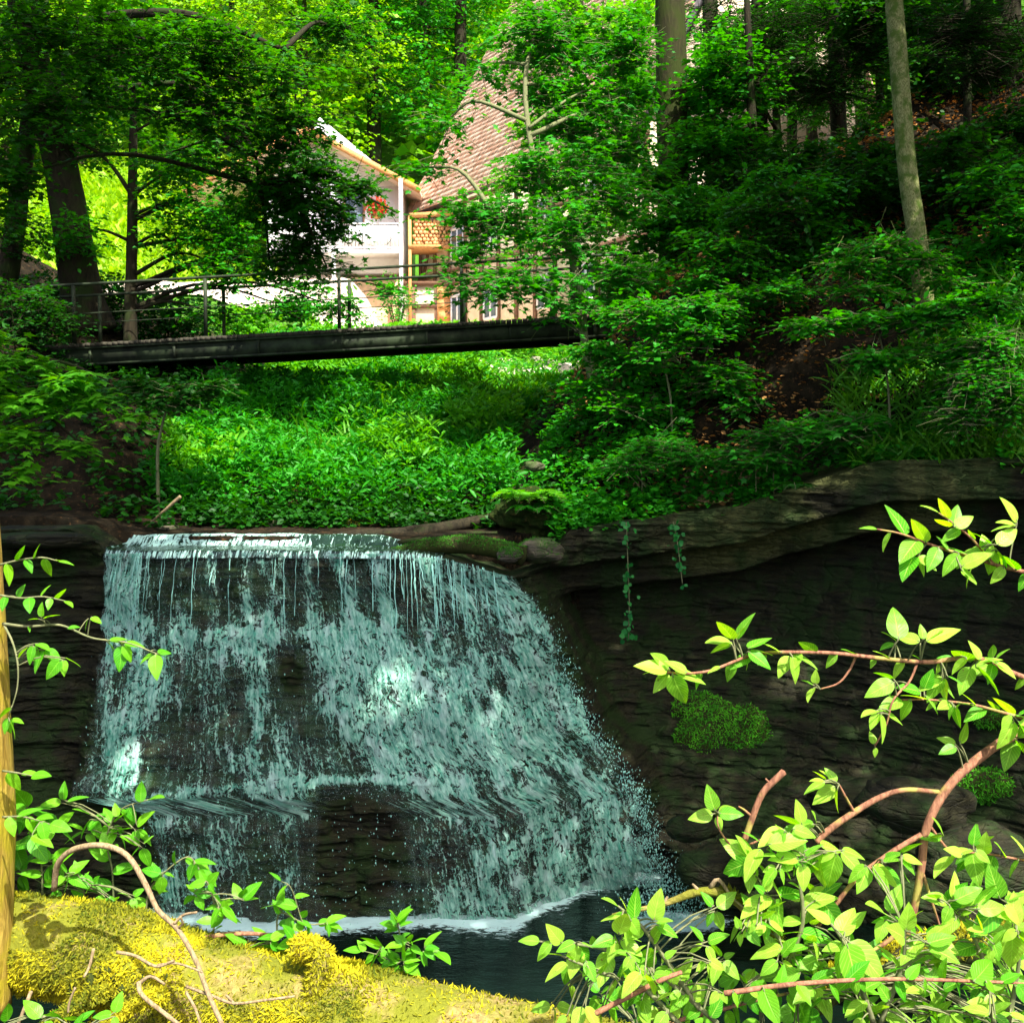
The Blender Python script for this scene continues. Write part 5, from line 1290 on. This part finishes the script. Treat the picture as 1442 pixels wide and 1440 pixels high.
# shaggy moss beards under the trunk
rg = np.random.default_rng(404); mb = MB()
for k in range(46):
    px = rg.uniform(90, 520); t_ = (px + 90) / 560
    y0 = np.interp(px, [90, 150, 250, 350, 520], [1385, 1400, 1420, 1440, 1470]) - rg.uniform(0, 45); a = P(px, y0, 2.78)
    b = a + [rg.normal(0, .02), rg.normal(0, .01), -rg.uniform(.03, .11)]
    mb.tube(spline([a, (a + b) / 2 + rg.normal(0, .008, 3), b], 6), lerpr(.012, .003, 6), 5)
Vb, Fb = mb.get(); bd = mb.obj('moss_beard', M['bark_mossy'], lg); tag(bd, kind='stuff')
moss_on('hanging_moss', lg, rg, Vb, Fb, 9000, .014, M['moss_y'], None, up=.7, z_min=-1.1, asp=2.6)
for q, r0, r1 in (([(150, 1395, 2.75), (100, 1420, 2.7), (60, 1450, 2.65)], .014, .010), ([(230, 1400, 2.7), (170, 1425, 2.65), (120, 1470, 2.6)], .014, .008), ([(420, 1335, 2.8), (452, 1345, 2.75), (440, 1400, 2.72)], .034, .02)):
    mb = MB(); w = spline([P(*p) for p in q], 14); mb.tube(w, lerpr(r0, r1, 14), 8, rough=.2, seed=5); mb.obj('branch_stub', M['bark_log'], lg, smooth=True)
    Vq, Fq = mb.get(); moss_on('stub_moss', lg, rg, Vq, Fq, 2500, .014, M['moss_y'], None, z_min=-1.1, asp=2.6)
mb = MB()
def twig_thing(name, label, paths, mat, cat='twig'):
    t = thing(name, label, cat, P(*paths[0][0][0]))
    for q, r0, r1 in paths:
        mb = MB(); n = max(10, 5 * len(q)); mb.tube(spline([P(*p) for p in q], n), lerpr(r0, r1, n), 8, rough=.15, seed=len(q)); mb.obj('twig', mat, t, smooth=True)
    return t
twig_thing('arched_vine', 'brown vine arching up and down over the mossy trunk', [([(76, 1252, 2.75), (82, 1215, 2.72), (105, 1195, 2.7), (145, 1190, 2.68), (180, 1205, 2.66), (205, 1245, 2.64), (222, 1280, 2.63), (250, 1308, 2.62), (275, 1350, 2.6), (292, 1395, 2.58), (316, 1450, 2.55)], .008, .006),
    ([(245, 1300, 2.62), (258, 1288, 2.62), (277, 1284, 2.6)], .004, .003), ([(250, 1306, 2.62), (257, 1300, 2.61), (254, 1290, 2.6)], .003, .003)], M['twig_dry'])
twig_thing('dry_twig', 'forked dry twig lying across the moss in front of the trunk', [([(165, 1340, 2.62), (190, 1345, 2.6), (220, 1360, 2.58), (245, 1352, 2.57)], .0045, .003), ([(222, 1358, 2.58), (250, 1356, 2.57), (285, 1368, 2.56)], .003, .0025),
    ([(195, 1382, 2.6), (200, 1400, 2.58), (230, 1425, 2.56), (262, 1450, 2.55)], .006, .005), ([(196, 1384, 2.6), (212, 1374, 2.6), (232, 1385, 2.58)], .005, .003)], M['twig_dry'])
twig_thing('dry_twig', 'thin dry twig on the moss right of the arched vine', [([(262, 1388, 2.6), (300, 1402, 2.58), (330, 1412, 2.56), (370, 1408, 2.55), (415, 1402, 2.55)], .004, .003), ([(262, 1396, 2.6), (275, 1420, 2.58), (285, 1450, 2.56)], .004, .003), ([(318, 1400, 2.57), (330, 1412, 2.56)], .003, .003)], M['twig_dry'])
twig_thing('dry_twig', 'short dry twigs in the dark hollow under the trunk at lower left', [([(44, 1395, 2.62), (34, 1420, 2.6), (22, 1450, 2.6)], .005, .004), ([(132, 1335, 2.63), (126, 1360, 2.62), (118, 1375, 2.6)], .004, .003), ([(106, 1390, 2.6), (98, 1410, 2.6), (96, 1425, 2.6)], .003, .003)], M['twig_dry'])
twig_thing('red_twig', 'reddish broken twig poking out right of the mossy trunk top', [([(272, 1325, 2.95), (310, 1316, 2.95), (350, 1314, 2.95), (385, 1316, 2.95)], .008, .005)], M['bark_red'])

class Plant:
    """a leafy foreground plant: stems in image order, broad leaves with midrib and side veins"""
    def __init__(s, name, label, cat, seed, leaf='leaf_near', bark='bark_red', par=None, group=None):
        s.rg = np.random.default_rng(seed); s.leaf = leaf; s.bark = bark; s.L = []; s.st = []; s.name = name; s.args = (label, cat, group); s.par = par
        s.org = None
    def stem(s, pts, r0, r1):
        w = [P(*p) for p in pts]; s.org = w[0] if s.org is None else s.org
        s.st.append((w, r0, r1, pts)); return s
    def leaf1(s, px, py, Y, ln, ang, tilt=None, face=None):
        """leaf base at pixel, ln in photo pixels, ang = image direction of the tip"""
        rg = s.rg; a = math.radians(ang)
        dz = rg.normal(-.15, .35) if tilt is None else tilt
        yd = np.array([math.cos(a), dz, math.sin(a)])
        zd = np.array([rg.normal(0, .35), -.32 + rg.normal(0, .38), .9]) if face is None else np.array(face) + rg.normal(0, .15, 3)
        s.L.append((P(px, py, Y), yd, zd, S(ln, Y) * (.92 + .3 * abs(dz)) * rg.uniform(.58, 1.05), rg.random())); return s
    def rosette(s, px, py, Y, n, ln, a0=0, a1=360, face=None, pet=True):
        rg = s.rg
        for k in range(n):
            a = a0 + (a1 - a0) * (k + .5) / n + rg.normal(0, 14)
            x = px + math.cos(math.radians(a)) * ln * .10; y = py - math.sin(math.radians(a)) * ln * .10
            s.leaf1(x, y, Y + rg.normal(0, .02), ln * rg.uniform(.75, 1.2), a, None, face)
        return s
    def along(s, pts, step, ln, spread=50, droop=20, both=True):
        rg = s.rg; q = np.array(pts, float); d = np.concatenate([[0], np.cumsum(np.hypot(np.diff(q[:, 0]), np.diff(q[:, 1])))])
        k = 0; t = step * .6
        while t < d[-1]:
            x, y, Y = (np.interp(t, d, q[:, i]) for i in range(3)); x2, y2 = (np.interp(min(t + 5, d[-1]), d, q[:, i]) for i in (0, 1)); x1, y1 = (np.interp(t - 5, d, q[:, i]) for i in (0, 1))
            a = math.degrees(math.atan2(-(y2 - y1), x2 - x1)); sg = 1 if k % 2 else -1
            aa = a + sg * spread + rg.normal(0, 12); dd = droop * (1 if math.cos(math.radians(aa)) < 0 else -1) * abs(math.cos(math.radians(aa)))
            s.leaf1(x, y, Y + rg.normal(0, .015), ln * rg.uniform(.7, 1.2), aa + dd); t += step * rg.uniform(.7, 1.3); k += 1
        s.leaf1(q[-1][0], q[-1][1], q[-1][2], ln, math.degrees(math.atan2(-(q[-1][1] - q[-2][1]), q[-1][0] - q[-2][0])) + rg.normal(0, 10))
        return s
    def build(s):
        lab, cat, grp = s.args
        if s.par is None: t = thing(s.name, lab, cat, s.org, grp)
        else:
            t = bpy.data.objects.new(s.name, None); COL.objects.link(t); t.parent = s.par; t.location = Vector(s.org) - Vector(s.par.location)
        allp = []
        for w, r0, r1, _ in s.st:
            n = max(10, 6 * len(w)); q = spline(w, n); allp.append(q)
            mb = MB(); mb.tube(q, lerpr(r0, r1, n), 8, rough=.12, seed=n)
            if s.par is None: mb.obj('stem', M[s.bark], t, smooth=True)
            else: o = mb.obj('stem', M[s.bark], smooth=True); o.parent = t; o.location = -Vector(s.org)
        if not s.L: return t
        allp = np.vstack(allp)
        p = np.array([l[0] for l in s.L]); yd = norm(np.array([l[1] for l in s.L])); zd = np.array([l[2] for l in s.L]); sz = np.array([l[3] for l in s.L]); rn = np.array([l[4] for l in s.L])
        V, F, li = place(T_NEAR, p, yd, zd, sz, np.random.default_rng(3).uniform(.85, 1.15))
        luv = np.tile(T_NEAR[2], (len(p), 1))
        pet = MB()
        for a, d_, z_ in zip(p, yd, sz):
            dist = np.linalg.norm(allp - a, axis=1); b = allp[np.argmin(dist)]
            if dist.min() > .004: pet.tube(spline([b, (a + b) / 2 + [0, 0, dist.min() * .1], a, a + d_ * z_ * .1], 6), lerpr(.0018, .0011, 6), 4, cap=False)
        if pet.V:
            tv, tf = pet.get(); tf = tf[0]
            o = mk('leaves', np.vstack([V, tv]), F + [tf + len(V)], [M[s.leaf], M['bark_sap']], None, True, {'rnd': np.concatenate([rn[li], np.zeros(len(tv))]), 'luv': np.vstack([luv, np.zeros((len(tv), 3))])},
                   np.concatenate([np.zeros(sum(len(f) for f in F)), np.ones(len(tf))]))
        else: o = mk('leaves', V, F, M[s.leaf], None, True, {'rnd': rn[li], 'luv': luv})
        o.parent = t; o.location = -Vector(s.org if s.par is not None else t.location)
        return t
def AL(p, pts, r0, r1, step, ln, **k): p.stem(pts, r0, r1); p.along(pts, step, ln, **k); return p

# tree trunk cut by the left edge, with leafy shoots
w = [P(-125, 560, 2.9), P(-104, 700, 2.9), P(-94, 850, 2.88), P(-90, 1000, 2.86), P(-86, 1150, 2.85), P(-92, 1260, 2.85), P(-100, 1420, 2.85)][::-1]
et = thing('edge_tree', 'sunlit yellowish trunk cut by the left edge of the picture', 'tree', w[0])
mb = MB(); mb.tube(spline(w + [P(-220, 200, 3.0), P(-330, -300, 3.2)], 80), np.r_[lerpr(.20, .178, 30), lerpr(.178, .15, 50)], 40, rough=.06, seed=410); mb.obj('trunk', M['bark_lit'], et, smooth=True)
def shoot(pts, r, step, ln, seed, extra=(), **k):
    p = Plant('shoot', None, None, seed, 'leaf_nearg', 'bark_sap', et)
    AL(p, pts, r, .0015, step, ln, **k)
    for e in extra: p.rosette(*e)
    p.build()
DN = (190, 350)
shoot([(0, 795, 2.75), (30, 788, 2.72), (60, 785, 2.7), (82, 790, 2.7)], .003, 15, 30, 411, spread=70)
shoot([(0, 838, 2.75), (30, 842, 2.72), (60, 840, 2.7), (92, 846, 2.7)], .003, 14, 30, 412, spread=75)
shoot([(4, 878, 2.75), (40, 882, 2.72), (85, 880, 2.7), (130, 898, 2.68), (180, 905, 2.66), (225, 922, 2.65)], .004, 60, 20, 413,
      [(150, 902, 2.66, 3, 34, -60, 20), (172, 905, 2.66, 3, 34, -120, 10), (218, 918, 2.65, 4, 32, 180, 350), (126, 868, 2.68, 3, 26, -100, 10), (58, 872, 2.7, 3, 28, 0, 180)])
shoot([(6, 880, 2.75), (18, 905, 2.72), (25, 935, 2.7), (24, 970, 2.7), (12, 1010, 2.7)], .003, 200, 26, 414,
      [(48, 905, 2.68, 4, 38, 200, 350), (62, 912, 2.68, 3, 34, 240, 360), (88, 925, 2.68, 4, 36, 190, 350), (12, 1012, 2.7, 3, 28, 250, 360)], spread=40)
shoot([(4, 1085, 2.75), (25, 1088, 2.72), (45, 1092, 2.7)], .003, 14, 34, 415)
shoot([(4, 1150, 2.75), (35, 1150, 2.7), (70, 1160, 2.68)], .003, 13, 44, 416, [(40, 1175, 2.7, 4, 50, -60, 60)])

GL = 'seedlings behind the mossy trunk'
def seedling(label, pts, seed, step, ln, ros=(), leaf='leaf_nearg', more=()):
    p = Plant('seedling', label, 'seedling', seed, leaf, 'bark_sap', group=GL)
    AL(p, pts, .003, .0015, step, ln)
    for m_ in more: AL(p, m_, .002, .001, step, ln)
    for e in ros: p.rosette(*e)
    p.build()
seedling('tall leafy seedling left of the arched vine', [(60, 1262, 3.1), (58, 1215, 3.08), (50, 1175, 3.06), (30, 1140, 3.05)], 421, 20, 42, [(40, 1140, 3.05, 5, 40), (80, 1165, 3.05, 4, 38), (20, 1190, 3.08, 5, 42), (70, 1215, 3.1, 5, 38), (25, 1230, 3.1, 6, 44)])
seedling('widest seedling with leaves above the top of the arched vine', [(160, 1280, 3.1), (158, 1225, 3.08), (150, 1180, 3.05), (170, 1140, 3.04), (210, 1125, 3.02)], 422, 18, 38,
         [(130, 1150, 3.05, 4, 36), (160, 1160, 3.05, 5, 40), (190, 1165, 3.05, 5, 36), (120, 1170, 3.06, 4, 38), (200, 1190, 3.05, 4, 36), (90, 1130, 3.06, 3, 34, 0, 200)])
seedling('seedling with round leaves just above the moss, left of centre', [(120, 1285, 3.1), (118, 1255, 3.08), (110, 1230, 3.06)], 423, 14, 30, [(95, 1232, 3.05, 5, 30), (130, 1245, 3.05, 4, 28), (150, 1260, 3.05, 5, 28), (75, 1250, 3.08, 5, 32), (185, 1262, 3.02, 4, 26)])
seedling('arching seedling over the dark water right of the vine', [(205, 1300, 3.05), (210, 1255, 3.03), (235, 1225, 3.0), (265, 1206, 3.0), (282, 1225, 3.0)], 424, 17, 36, [(230, 1230, 3.0, 3, 34, 120, 300), (275, 1212, 3.0, 2, 36, 240, 330)])
seedling('seedling with rounded leaves between vine and red twig', [(300, 1320, 3.0), (302, 1285, 2.98), (298, 1255, 2.96), (290, 1240, 2.95)], 425, 15, 30, [(292, 1242, 2.95, 3, 26), (275, 1258, 2.95, 4, 30), (310, 1275, 2.95, 5, 32), (318, 1290, 2.95, 4, 30), (340, 1268, 2.95, 4, 32, -40, 140)])
seedling('seedling leaning right over the pool before the fall', [(395, 1345, 2.95), (390, 1315, 2.93), (395, 1285, 2.9), (430, 1300, 2.9), (462, 1300, 2.88)], 426, 16, 34,
         [(392, 1275, 2.9, 3, 30), (378, 1325, 2.92, 5, 34), (415, 1325, 2.9, 5, 32), (350, 1335, 2.93, 4, 34, 120, 240), (455, 1300, 2.88, 2, 34, -30, 30)], more=[[(440, 1330, 2.9), (425, 1295, 2.9), (410, 1250, 2.88), (395, 1240, 2.88)]])
seedling('upright bright rosette seedling in front of the fall foot', [(570, 1375, 2.85), (568, 1345, 2.83), (562, 1310, 2.82), (558, 1295, 2.8)], 427, 12, 30,
         [(560, 1305, 2.8, 5, 30, 20, 200), (575, 1330, 2.82, 6, 34), (540, 1335, 2.82, 5, 36, 100, 260), (595, 1335, 2.82, 5, 34, -80, 80), (565, 1355, 2.83, 7, 40)], more=[[(570, 1360, 2.85), (595, 1345, 2.83), (615, 1340, 2.82)], [(565, 1360, 2.85), (535, 1345, 2.83), (510, 1338, 2.82)]])
seedling('low leaves at the bottom left corner under the trunk', [(110, 1460, 2.5), (100, 1445, 2.5), (80, 1432, 2.5)], 428, 14, 32, [(60, 1435, 2.5, 4, 34), (110, 1438, 2.5, 4, 30), (160, 1428, 2.5, 3, 26), (10, 1440, 2.5, 3, 28)])

# right foreground boughs
p = Plant('leafy_bough', 'top right sunlit bough of pointed leaves against the dark wall', 'branch', 431)
AL(p, [(1475, 812, 2.1), (1420, 800, 2.1), (1370, 785, 2.08), (1320, 770, 2.06), (1270, 752, 2.05), (1235, 745, 2.05)], .0045, .0015, 17, 44, spread=45)
AL(p, [(1400, 795, 2.1), (1370, 760, 2.08), (1340, 735, 2.06), (1322, 722, 2.05)], .003, .0012, 19, 46)
for e in ((1290, 780, 2.05, 4, 44, 180, 340), (1350, 800, 2.05, 3, 44, -60, 30), (1340, 745, 2.05, 3, 50, 0, 160), (1400, 770, 2.08, 5, 50), (1435, 740, 2.1, 3, 52, 100, 200)): p.rosette(*e)
p.build()
p = Plant('leafy_bough', 'long sunlit bough reaching left above the moss cushion', 'branch', 432)
AL(p, [(1480, 968, 2.05), (1420, 945, 2.05), (1370, 925, 2.04), (1310, 932, 2.03), (1250, 928, 2.02), (1180, 920, 2.0), (1110, 918, 2.0), (1060, 922, 2.0), (1000, 944, 1.98), (960, 948, 1.97), (930, 945, 1.97)], .0055, .002, 23, 40, spread=38)
for q in ([(1205, 925, 2.02), (1195, 945, 2.02), (1180, 962, 2.02), (1155, 970, 2.02)], [(1292, 933, 2.03), (1280, 960, 2.02), (1258, 985, 2.0), (1248, 1020, 2.0), (1232, 1050, 2.0)]): p.stem(q, .0025, .0015)
for e in ((1035, 905, 1.99, 5, 50, 20, 220), (1050, 915, 1.99, 4, 42, -90, 40), (945, 945, 1.97, 5, 48, 120, 340), (1115, 920, 2.0, 3, 42, 200, 340), (1148, 966, 2.02, 3, 30, 60, 230), (1240, 1000, 2.0, 4, 48, 180, 360), (1265, 905, 2.02, 3, 46, 40, 200),
          (1300, 905, 2.02, 4, 46, 0, 180), (1330, 950, 2.03, 5, 44, 180, 360), (1370, 935, 2.03, 4, 46), (1262, 958, 2.0, 3, 40, 130, 260), (1232, 1050, 2.0, 2, 22), (1400, 930, 2.04, 4, 44)): p.rosette(*e)
AL(p, [(1480, 1020, 2.05), (1420, 1005, 2.04), (1370, 992, 2.03), (1310, 985, 2.02), (1270, 985, 2.02)], .0035, .0015, 19, 40, spread=40)
for e in ((1345, 990, 2.02, 4, 42, 180, 350), (1300, 975, 2.02, 3, 44), (1430, 1010, 2.04, 4, 50)): p.rosette(*e)
p.build()
p = Plant('red_branch', 'thick reddish branch curving down at the right with forked arms', 'branch', 433)
p.stem([(1500, 1005, 2.1), (1440, 1028, 2.1), (1385, 1062, 2.08), (1335, 1108, 2.06), (1305, 1165, 2.05), (1297, 1225, 2.05), (1285, 1290, 2.05), (1272, 1345, 2.05)], .0105, .0065)
for q, a, b in (([(1322, 1115, 2.06), (1275, 1112, 2.05), (1240, 1122, 2.05), (1200, 1145, 2.04), (1165, 1170, 2.04), (1150, 1185, 2.04)], .0045, .0075), ([(1297, 1175, 2.05), (1255, 1200, 2.04), (1205, 1238, 2.03), (1165, 1290, 2.03)], .0055, .004),
                ([(1298, 1225, 2.05), (1310, 1262, 2.04), (1325, 1308, 2.04)], .0035, .002), ([(1308, 1160, 2.05), (1330, 1190, 2.04), (1345, 1202, 2.04)], .0028, .002), ([(1280, 1300, 2.05), (1250, 1325, 2.05), (1225, 1340, 2.04)], .006, .003),
                ([(1205, 1147, 2.04), (1190, 1120, 2.03), (1182, 1105, 2.03)], .0028, .0015), ([(1172, 1270, 2.03), (1155, 1300, 2.03), (1140, 1320, 2.03)], .004, .003)): p.stem(q, a, b)
for e in ((1180, 1105, 2.02, 4, 42, 60, 300), (1165, 1100, 2.02, 3, 36, 120, 220), (1350, 1050, 2.05, 3, 40, 60, 220), (1150, 1160, 2.0, 3, 36, 100, 220), (1370, 1195, 2.04, 7, 42), (1330, 1180, 2.04, 3, 44, 100, 200), (1240, 1215, 2.0, 4, 50, -60, 60),
          (1430, 1040, 2.08, 5, 40), (1130, 1165, 2.0, 3, 40, 100, 220)): p.rosette(*e)
AL(p, [(1460, 1215, 2.06), (1410, 1205, 2.05), (1370, 1200, 2.04), (1340, 1205, 2.04)], .0025, .0015, 18, 42)
p.build()
p = Plant('broken_twig', 'upright broken red twig with a leaf rosette to its left', 'twig', 434)
p.stem([(1042, 1225, 1.98), (1045, 1195, 1.98), (1060, 1150, 1.98), (1075, 1115, 1.98), (1104, 1086, 1.98)], .0055, .0065)
p.stem([(1044, 1200, 1.98), (1025, 1185, 1.97), (1012, 1165, 1.97), (1010, 1148, 1.97)], .002, .0015)
for q in ([(1060, 1150, 1.98), (1048, 1140, 1.98), (1040, 1135, 1.98)], [(1085, 1103, 1.98), (1078, 1096, 1.98)], [(1048, 1192, 1.98), (1075, 1180, 1.98)]): p.stem(q, .0025, .0015)
p.rosette(1008, 1145, 1.97, 5, 40, 20, 380, (0, -1, .5))
p.build()
t = log('dead_branch', 'pale dead branch with a mossy knot left of the green shrub', 'branch', [P(862, 1288, 2.0), P(935, 1272, 2.0), P(985, 1255, 2.0), P(1030, 1262, 2.0), P(1060, 1290, 2.0), P(1100, 1322, 2.0)], [.003, .006, .008, .011, .009, .008], M['bark_log'], 436, (1500, 'moss_y', lambda p, m: p[:, 0] > P(1015, 1200, 2.0)[0]), 8, .2, .010)
for q in ([(1000, 1250, 2.0), (1012, 1238, 1.99), (1030, 1262, 1.99), (1050, 1280, 1.98)], [(935, 1272, 2.0), (940, 1262, 2.0)], [(985, 1255, 2.0), (975, 1244, 2.0)]):
    mb = MB(); mb.tube(spline([P(*x) for x in q], 10), lerpr(.005, .002, 10), 7); mb.obj('spur', M['twig_dry'], t, smooth=True)
log('mossy_limb', 'dark mossy fallen limb half hidden in the green shrub at right', 'fallen limb', [P(1130, 1420, 2.5), P(1200, 1372, 2.5), P(1290, 1348, 2.5), P(1380, 1330, 2.5), P(1500, 1318, 2.5)], [.03, .04, .045, .045, .045], M['bark_mossy'], 437, (6000, 'moss_y', lambda p, m: (m[:, 2] > .2)), 18, .25, .014)

# the dense green shrub filling the lower right corner: several bushes
def shrub(label, seed, stems, ros, leaf='leaf_near', ln=46, fill=None, bark='bark_sap'):
    p = Plant('green_shrub', label, 'shrub', seed, leaf, bark, group='shrubs in the lower right corner')
    for q in stems: AL(p, q, .005, .002, 20, ln, spread=55)
    for e in ros: p.rosette(*e)
    if fill:
        x0, x1, ytop, y1, Y0, Y1, n, l2 = fill
        for k in range(n):
            x = p.rg.uniform(x0, x1); yt = np.interp(x, *ytop); y = yt + (y1 - yt) * p.rg.random() ** .9
            p.rosette(x, y, p.rg.uniform(Y0, Y1), p.rg.integers(2, 5), l2 * p.rg.uniform(.75, 1.15), *((180, 360) if p.rg.random() < .4 else (0, 360)))
    p.build()
shrub('left wing of the shrub, a spreading low bough over the pool', 441,
      [[(1010, 1440, 1.95), (940, 1380, 1.95), (880, 1345, 1.94), (820, 1330, 1.93), (760, 1325, 1.92)], [(985, 1420, 1.95), (930, 1340, 1.94), (900, 1300, 1.93), (870, 1275, 1.92)], [(960, 1445, 1.95), (905, 1390, 1.94), (850, 1370, 1.93), (790, 1345, 1.92)]],
      [(885, 1290, 1.93, 5, 46), (920, 1300, 1.93, 4, 46, -60, 100), (870, 1320, 1.93, 5, 46)], ln=42, fill=(770, 1030, ([760, 900, 1030], [1335, 1305, 1270]), 1440, 1.88, 2.05, 27, 38))
shrub('upper left part of the shrub under the broken twig, large pale leaves', 442,
      [[(1130, 1400, 2.0), (1100, 1330, 1.98), (1075, 1270, 1.97), (1060, 1220, 1.96)], [(1110, 1360, 1.98), (1130, 1300, 1.97), (1125, 1240, 1.96), (1110, 1190, 1.95)]],
      [(1075, 1190, 1.95, 4, 60), (1110, 1165, 1.94, 5, 62, 180, 360), (1130, 1210, 1.95, 5, 56), (1060, 1210, 1.95, 6, 50), (1090, 1260, 1.95, 3, 62, 180, 360), (1150, 1190, 1.96, 4, 60, 180, 360), (1180, 1195, 1.96, 4, 56, 200, 360)],
      ln=48, fill=(1030, 1200, ([1030, 1100, 1200], [1230, 1200, 1200]), 1400, 1.9, 2.05, 15, 40))
shrub('middle part of the shrub with the largest veined leaves in sun', 443,
      [[(1230, 1440, 1.9), (1210, 1380, 1.88), (1190, 1330, 1.87), (1170, 1300, 1.86)], [(1240, 1440, 1.9), (1270, 1360, 1.88), (1275, 1310, 1.87)]],
      [(1190, 1320, 1.84, 3, 76, 220, 330), (1225, 1215, 1.95, 4, 56, 200, 340), (1265, 1205, 1.95, 4, 50, -80, 60), (1300, 1330, 1.86, 4, 70, -40, 60), (1250, 1290, 1.9, 4, 52), (1280, 1300, 1.88, 3, 50)],
      ln=50, fill=(1130, 1340, ([1130, 1250, 1340], [1290, 1290, 1330]), 1445, 1.85, 2.0, 23, 40))
shrub('right part of the shrub at the picture edge', 444,
      [[(1400, 1445, 1.95), (1390, 1370, 1.93), (1360, 1300, 1.92), (1320, 1265, 1.9)], [(1420, 1440, 1.95), (1435, 1350, 1.94), (1430, 1290, 1.93)]],
      [(1340, 1270, 1.9, 5, 52), (1370, 1280, 1.9, 5, 60, -50, 120), (1410, 1270, 1.92, 4, 56), (1425, 1310, 1.92, 5, 60), (1350, 1290, 1.9, 4, 48)],
      ln=50, fill=(1310, 1445, ([1310, 1380, 1445], [1330, 1280, 1265]), 1445, 1.85, 2.1, 20, 42))
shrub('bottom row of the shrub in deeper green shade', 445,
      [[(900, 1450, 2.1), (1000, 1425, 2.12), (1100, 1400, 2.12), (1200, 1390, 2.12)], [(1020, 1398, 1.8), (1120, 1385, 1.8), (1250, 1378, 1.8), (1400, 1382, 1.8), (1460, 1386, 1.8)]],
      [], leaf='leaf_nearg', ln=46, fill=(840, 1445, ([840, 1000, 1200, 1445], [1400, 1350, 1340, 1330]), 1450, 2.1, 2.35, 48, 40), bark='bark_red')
twig_thing('red_twig', 'reddish bare twig slanting under the left wing of the shrub', [([(835, 1428, 1.9), (880, 1405, 1.9), (930, 1380, 1.9), (960, 1368, 1.9)], .0055, .004)], M['bark_red'])
